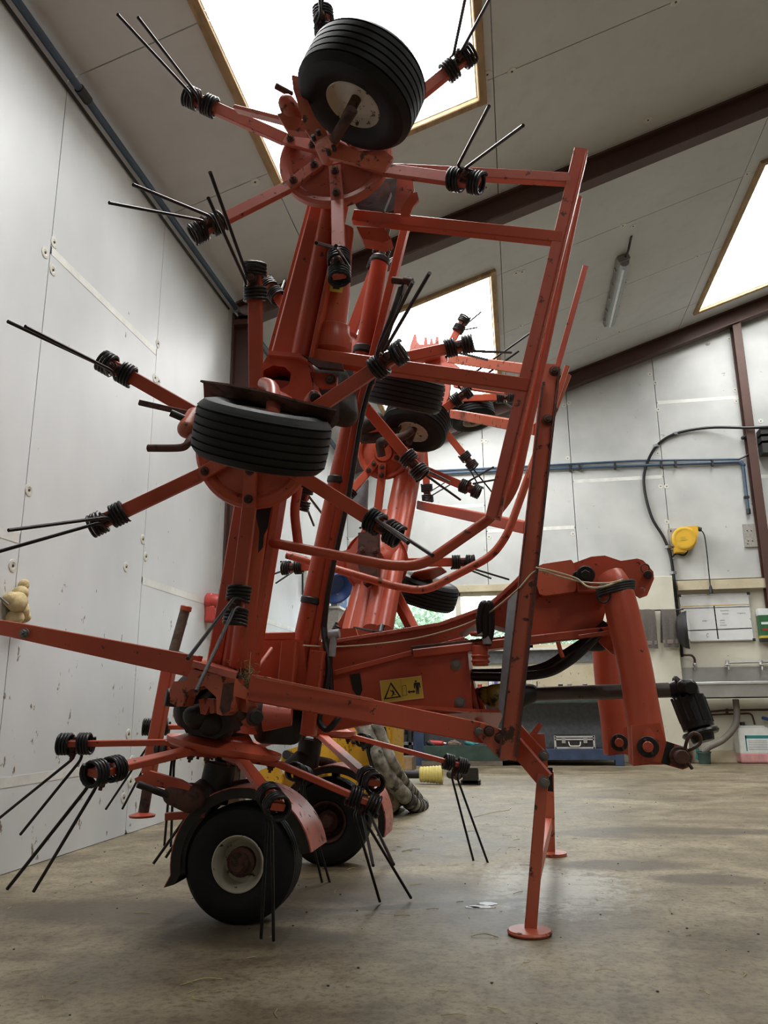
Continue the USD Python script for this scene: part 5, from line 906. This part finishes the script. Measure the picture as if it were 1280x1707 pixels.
# dark shelf left of the bench with bits
t = thing("metal_rack", "dark metal rack of parts left of the workbench", "rack", PZ(665, 1290, 0)); ry = 9.9
for y_ in (1238, 1275): obj("rack_shelf", bxz(600, 688, y_, y_+4, ry, ry+.5), "grey_board", t)
for x in (602, 684): obj("rack_post", bx3(P(x, 1280, ry)[0]-.02, P(x, 1280, ry)[0]+.02, ry, ry+.04, 0, P(x, 1195, ry)[2]), "case_black", t)
obj("rack_back", bxz(600, 688, 1195, 1282, ry+.5, ry+.52), "case_black", t)
bits("metal_tray", "pale metal tray of fittings on the dark rack", "tray", (("tray", bxz(651, 672, 1226, 1237, ry+.005, ry+.4), "alu"), ("contents", hull([(P(656, 1222, ry+.15), .05), (P(667, 1220, ry+.15), .06)]), "concrete_grey")), P(661, 1238, ry+.05))
wc = PZ(675, 1285, 0)
bits("timber_block", "weathered timber block on the floor in front of the rack", "block", (("block", bx3(wc[0]-.13, wc[0]+.09, wc[1], wc[1]+.3, 0, P(675, 1262, wc[1])[2]), "timber_old"), ("end_grain", bx3(wc[0]-.12, wc[0]+.08, wc[1]-.003, wc[1], .01, P(675, 1263, wc[1])[2]), "timber")), wc)

# ------------------------------------------------------------------ yellow implement with lagged hoses behind the wheels
IY = 5.3
t = thing("yellow_implement", "chipped yellow implement standing behind the tedder's wheels", "implement", PZ(560, 1360, 0))
obj("side_plate", plate([P(x, y, IY) for x, y in ((548, 1228), (585, 1218), (650, 1210), (650, 1300), (618, 1352), (560, 1356), (510, 1345), (498, 1290), (505, 1262), (528, 1250))], .05), "yellow_paint", t)
obj("body", plate([P(x, y, IY+.05) for x, y in ((585, 1200), (655, 1196), (655, 1300), (615, 1350), (570, 1350))], .5), "yellow_paint", t)
obj("rib", bar(P(571, 1222, IY-.02), P(574, 1260, IY-.02), .05, .07), "yellow_paint", t); obj("arm", plate([P(x, y, IY-.1) for x, y in ((468, 1262), (478, 1250), (502, 1243), (502, 1266), (492, 1276), (470, 1280))], .06), "yellow_paint", t)
obj("arm", plate([P(x, y, IY-.1) for x, y in ((424, 1300), (432, 1285), (462, 1272), (470, 1300), (466, 1320), (430, 1325))], .06), "yellow_paint", t); obj("cross_tube", cyl(P(420, 1312, IY), P(520, 1290, IY), .05), "yellow_paint", t)
obj("skid", plate([P(x, y, IY) for x, y in ((430, 1330), (560, 1335), (620, 1352), (600, 1362), (440, 1362))], .3), "grease_and_shade", t); obj("boss", cyl(P(536, 1282, IY), P(536, 1282, IY-.05), .04), "yellow_paint", t)
obj("pivot", cyl(P(478, 1258, IY-.1), P(478, 1258, IY-.16), .03), "case_black", t); obj("curved_slot", sweep([P(536+30*math.cos(a), 1290-26*math.sin(a), IY-.003) for a in np.linspace(.3, 2.2, 14)], .008, 6), "rust", t)
for q in ((545, 1270), (520, 1300), (560, 1310), (590, 1235), (640, 1225)): obj("bolt", bolt(P(*q, IY), -BK, .016), "rust", t)
obj("seal", blob and sweep([P(640, 1212, IY-.02), P(648, 1250, IY-.02), P(650, 1300, IY-.02)], .012, 8), "grease_and_shade", t)
obj("lagged_hose", sweep(smooth_path([P(600, 1205, IY-.08), P(616, 1235, IY-.08), P(632, 1270, IY-.06), P(655, 1305, IY), P(678, 1330, 5.6), P(698, 1350, 5.75), P(703, 1347, 5.9), P(695, 1335, 5.95)]), .055, 14), "canvas_wrap", label="canvas-lagged hose, the thicker one", cat="hose") if False else None
for nm, pts, r_, lb in (("lagged_hose", [P(600, 1200, IY-.12), P(616, 1235, IY-.12), P(632, 1270, IY-.10), P(655, 1305, IY), P(680, 1333, 5.5), P(697, 1345, 5.75), P(703, 1341, 5.95)], .052, "thick canvas-lagged hose hanging to the floor by the yellow implement"), ("lagged_hose", [P(626, 1205, IY-.1), P(640, 1240, IY-.08), P(655, 1275, IY-.05), P(675, 1308, IY+.2), P(690, 1325, 5.75), P(700, 1338, 6.0)], .040, "thinner mottled lagged hose alongside the thick one")):
    t = thing(nm, lb, "hose", pts[-1]); sp_ = smooth_path(pts); obj("lagging", sweep(sp_, r_*(1+.06*np.sin(np.arange(len(sp_))*2.1)), 14), "canvas_wrap", t)
    for k in range(len(sp_)-14, len(sp_)-2, 2): obj("tape_band", lathe([(-.012, r_*1.0), (-.012, r_*1.08), (.012, r_*1.08), (.012, r_*1.0)], sp_[k], sp_[k+1]-sp_[k], 18), "tine_steel", t)
cr = PZ(640, 1362, 0); ca, cb2 = np.array([cr[0], cr[1], .095]), PZ(668, 1338, 0)+[0, 0, .095]
t = thing("coir_roll", "rolled coconut-fibre matting on the floor behind the far wheel", "roll", cr); obj("matting", lathe([(0, 1e-3), (0, .085), (.03, .095), (.5, .095), (.53, .085), (.53, 1e-3)], ca, cb2-ca, 26), "coir", t)
obj("spiral_end", lathe([(-.006, .02), (-.006, .03), (.004, .03)], ca, cb2-ca, 20), "coir", t); obj("spiral_end", lathe([(-.006, .05), (-.006, .06), (.004, .06)], ca, cb2-ca, 20), "coir", t)
# shaft guard on the floor
g0 = PZ(736, 1307, 0); gY = g0[1]; R_ = S(13.5, gY)
t = thing("drive_shaft_end", "short drive shaft with yellow ribbed guard lying on the floor", "drive shaft", g0)
a, b = P(700, 1294, gY)+[0, 0, .0], P(736, 1292, gY); a[2] = b[2] = R_+.003
pr = []
for k in range(7): s = k*np.linalg.norm(b-a)/7; pr += [(s, R_*(.80+.025*k)), (s+.012, R_*(.88+.02*k)), (s+.024, R_*(.80+.025*k))]
obj("ribbed_guard", lathe([(0, 1e-3)]+pr+[(np.linalg.norm(b-a)+.01, R_), (np.linalg.norm(b-a)+.01, R_*.5), (np.linalg.norm(b-a)-.05, 1e-3)], a, b-a, 30), "pto_yellow", t)
obj("shaft_tube", cyl(a-(b-a)*.8, a, R_*.45), "grease_and_shade", t); obj("cross_joint", hull([(b+[.08, 0, 0], R_*.45), (b+[.16, -.03, 0], R_*.5)]), "shaft_steel", t); obj("bearing_cup", cyl(b+[.15, -.10, -.01], b+[.15, .1, -.01], R_*.42), "rust", t); obj("bearing_cap", cyl(b+[.15, -.115, -.01], b+[.15, -.10, -.01], R_*.22), "grease_and_shade", t)
obj("yoke", merge(bx3(b[0]+.2, b[0]+.34, gY-.09, gY-.06, .01, .15), bx3(b[0]+.2, b[0]+.34, gY+.02, gY+.05, .01, .13), bx3(b[0]+.18, b[0]+.36, gY-.09, gY+.05, .004, .04)), "grease_and_shade", t)
# blue things seen between the posts
t = thing("blue_post", "pale blue painted steel post seen between the red posts", "post", PZ(571, 1283, 0)); c = P(571, 1000, 8.4)
obj("post", bx3(P(565, 1000, 8.4)[0], P(578, 1000, 8.4)[0], 8.4, 8.5, 0, P(571, 948, 8.4)[2]), "pale_blue", t); obj("clamp_arm", cyl(P(560, 965, 8.4), P(576, 966, 8.4), .015), "case_black", t); obj("foot", bx3(c[0]-.12, c[0]+.12, 8.35, 8.6, 0, .015), "pale_blue", t)
DY = 7.6
t = thing("extract_duct", "dark blue duct mouth over a grey cabinet by the blue post", "duct", P(552, 965, DY))
obj("hood", lathe([(0, .13), (.05, .18), (.20, .17), (.20, .15), (.12, .10), (.10, 1e-3)], P(549, 966, DY), unit((.5, -.5, -.5)), 28), "deep_blue", t); obj("box", bxz(543, 564, 990, 1001, DY, DY+.25), "cork_grey", t); obj("shelf_board", bxz(541, 566, 1010, 1014, DY, DY+.3), "frame_white", t); obj("cabinet", bx3(P(541, 1030, DY)[0], P(563, 1030, DY)[0], DY+.02, DY+.28, 0, P(550, 1014, DY)[2]), "cork_grey", t); obj("riser", bx3(P(548, 1000, DY)[0], P(558, 1000, DY)[0], DY+.1, DY+.2, P(550, 1012, DY)[2], P(550, 1000, DY)[2]), "cork_grey", t); obj("duct_arm", cyl(P(549, 962, DY+.1), P(540, 955, DY+.3), .05), "deep_blue", t)
bq = PX(505, 975, XL)
t = thing("grey_batten", "narrow grey batten fixed upright on the left wall short of the blue post", "batten", bq); obj("batten", bx3(XL-.001, XL+.025, bq[1]-.06, bq[1]+.06, PX(505, 992, XL)[2], PX(505, 950, XL)[2]), "cork_grey", t); obj("cable", sweep([PX(504, 948, XL+.03), PX(505, 994, XL+.03)], .008, 6), "black_hose", t)

# ------------------------------------------------------------------ marks and litter on the floor
def flat_blob(px, rx, ry_, n=26, jag=.35, h=.0018):
    c = PZ(*px); a = np.linspace(0, 2*PI, n, endpoint=False)
    pts = [c+[rx*math.cos(q)*(1+jag*(rng.random()-.5)), ry_*math.sin(q)*(1+jag*(rng.random()-.5)), 0] for q in a]; return plate(pts, h, side=(0, 0, 1))
obj("paint_splash", merge(flat_blob((800, 1512), .045, .022), flat_blob((812, 1507), .034, .022), flat_blob((788, 1513), .026, .012), flat_blob((822, 1513), .008, .005), flat_blob((835, 1519), .005, .004, 12)), "paint_white", label="small splash of white paint near the stand foot", cat="paint", kind="stuff", smooth=False)
ms = []
for k in range(170):
    x, y = rng.uniform(-2.1, 1.6), rng.uniform(1.5, 5.2); a = rng.uniform(0, PI); L = rng.uniform(.008, .03)*(2.2 if rng.random() < .08 else 1)
    d = np.array([math.cos(a), math.sin(a), 0])*L; c = np.array([x, y, .0018]); ms.append(sweep([c-d, c+np.array([rng.gauss(0, .004), rng.gauss(0, .004), .002]), c+d], .0011, 4))
for px0, px1 in (((300, 1642), (370, 1632)), ((790, 1362), (850, 1350)), ((785, 1560), (830, 1562)), ((670, 1420), (700, 1415))):
    a, b = PZ(*px0, .003), PZ(*px1, .003); ms.append(sweep(smooth_path([a, (a+b)/2+[0, .02, .003], b], 5), .0016, 5))
obj("straw_litter", merge(*ms), "straw", label="scattered bits of straw on the concrete floor", cat="straw", kind="stuff", smooth=False)
ms = []
for k in range(260):
    x, y = rng.uniform(-2.2, 2.2), rng.uniform(1.4, 7.0); r_ = rng.uniform(.0015, .005); ms.append((np.array(trimesh.creation.icosphere(0, r_).vertices)*[1, 1, .5]+[x, y, r_*.3], np.array(trimesh.creation.icosphere(0, r_).faces)))
obj("dirt_crumbs", merge(*ms), "grease_and_shade", label="dark crumbs of dirt scattered over the floor", cat="dirt", kind="stuff", smooth=False)
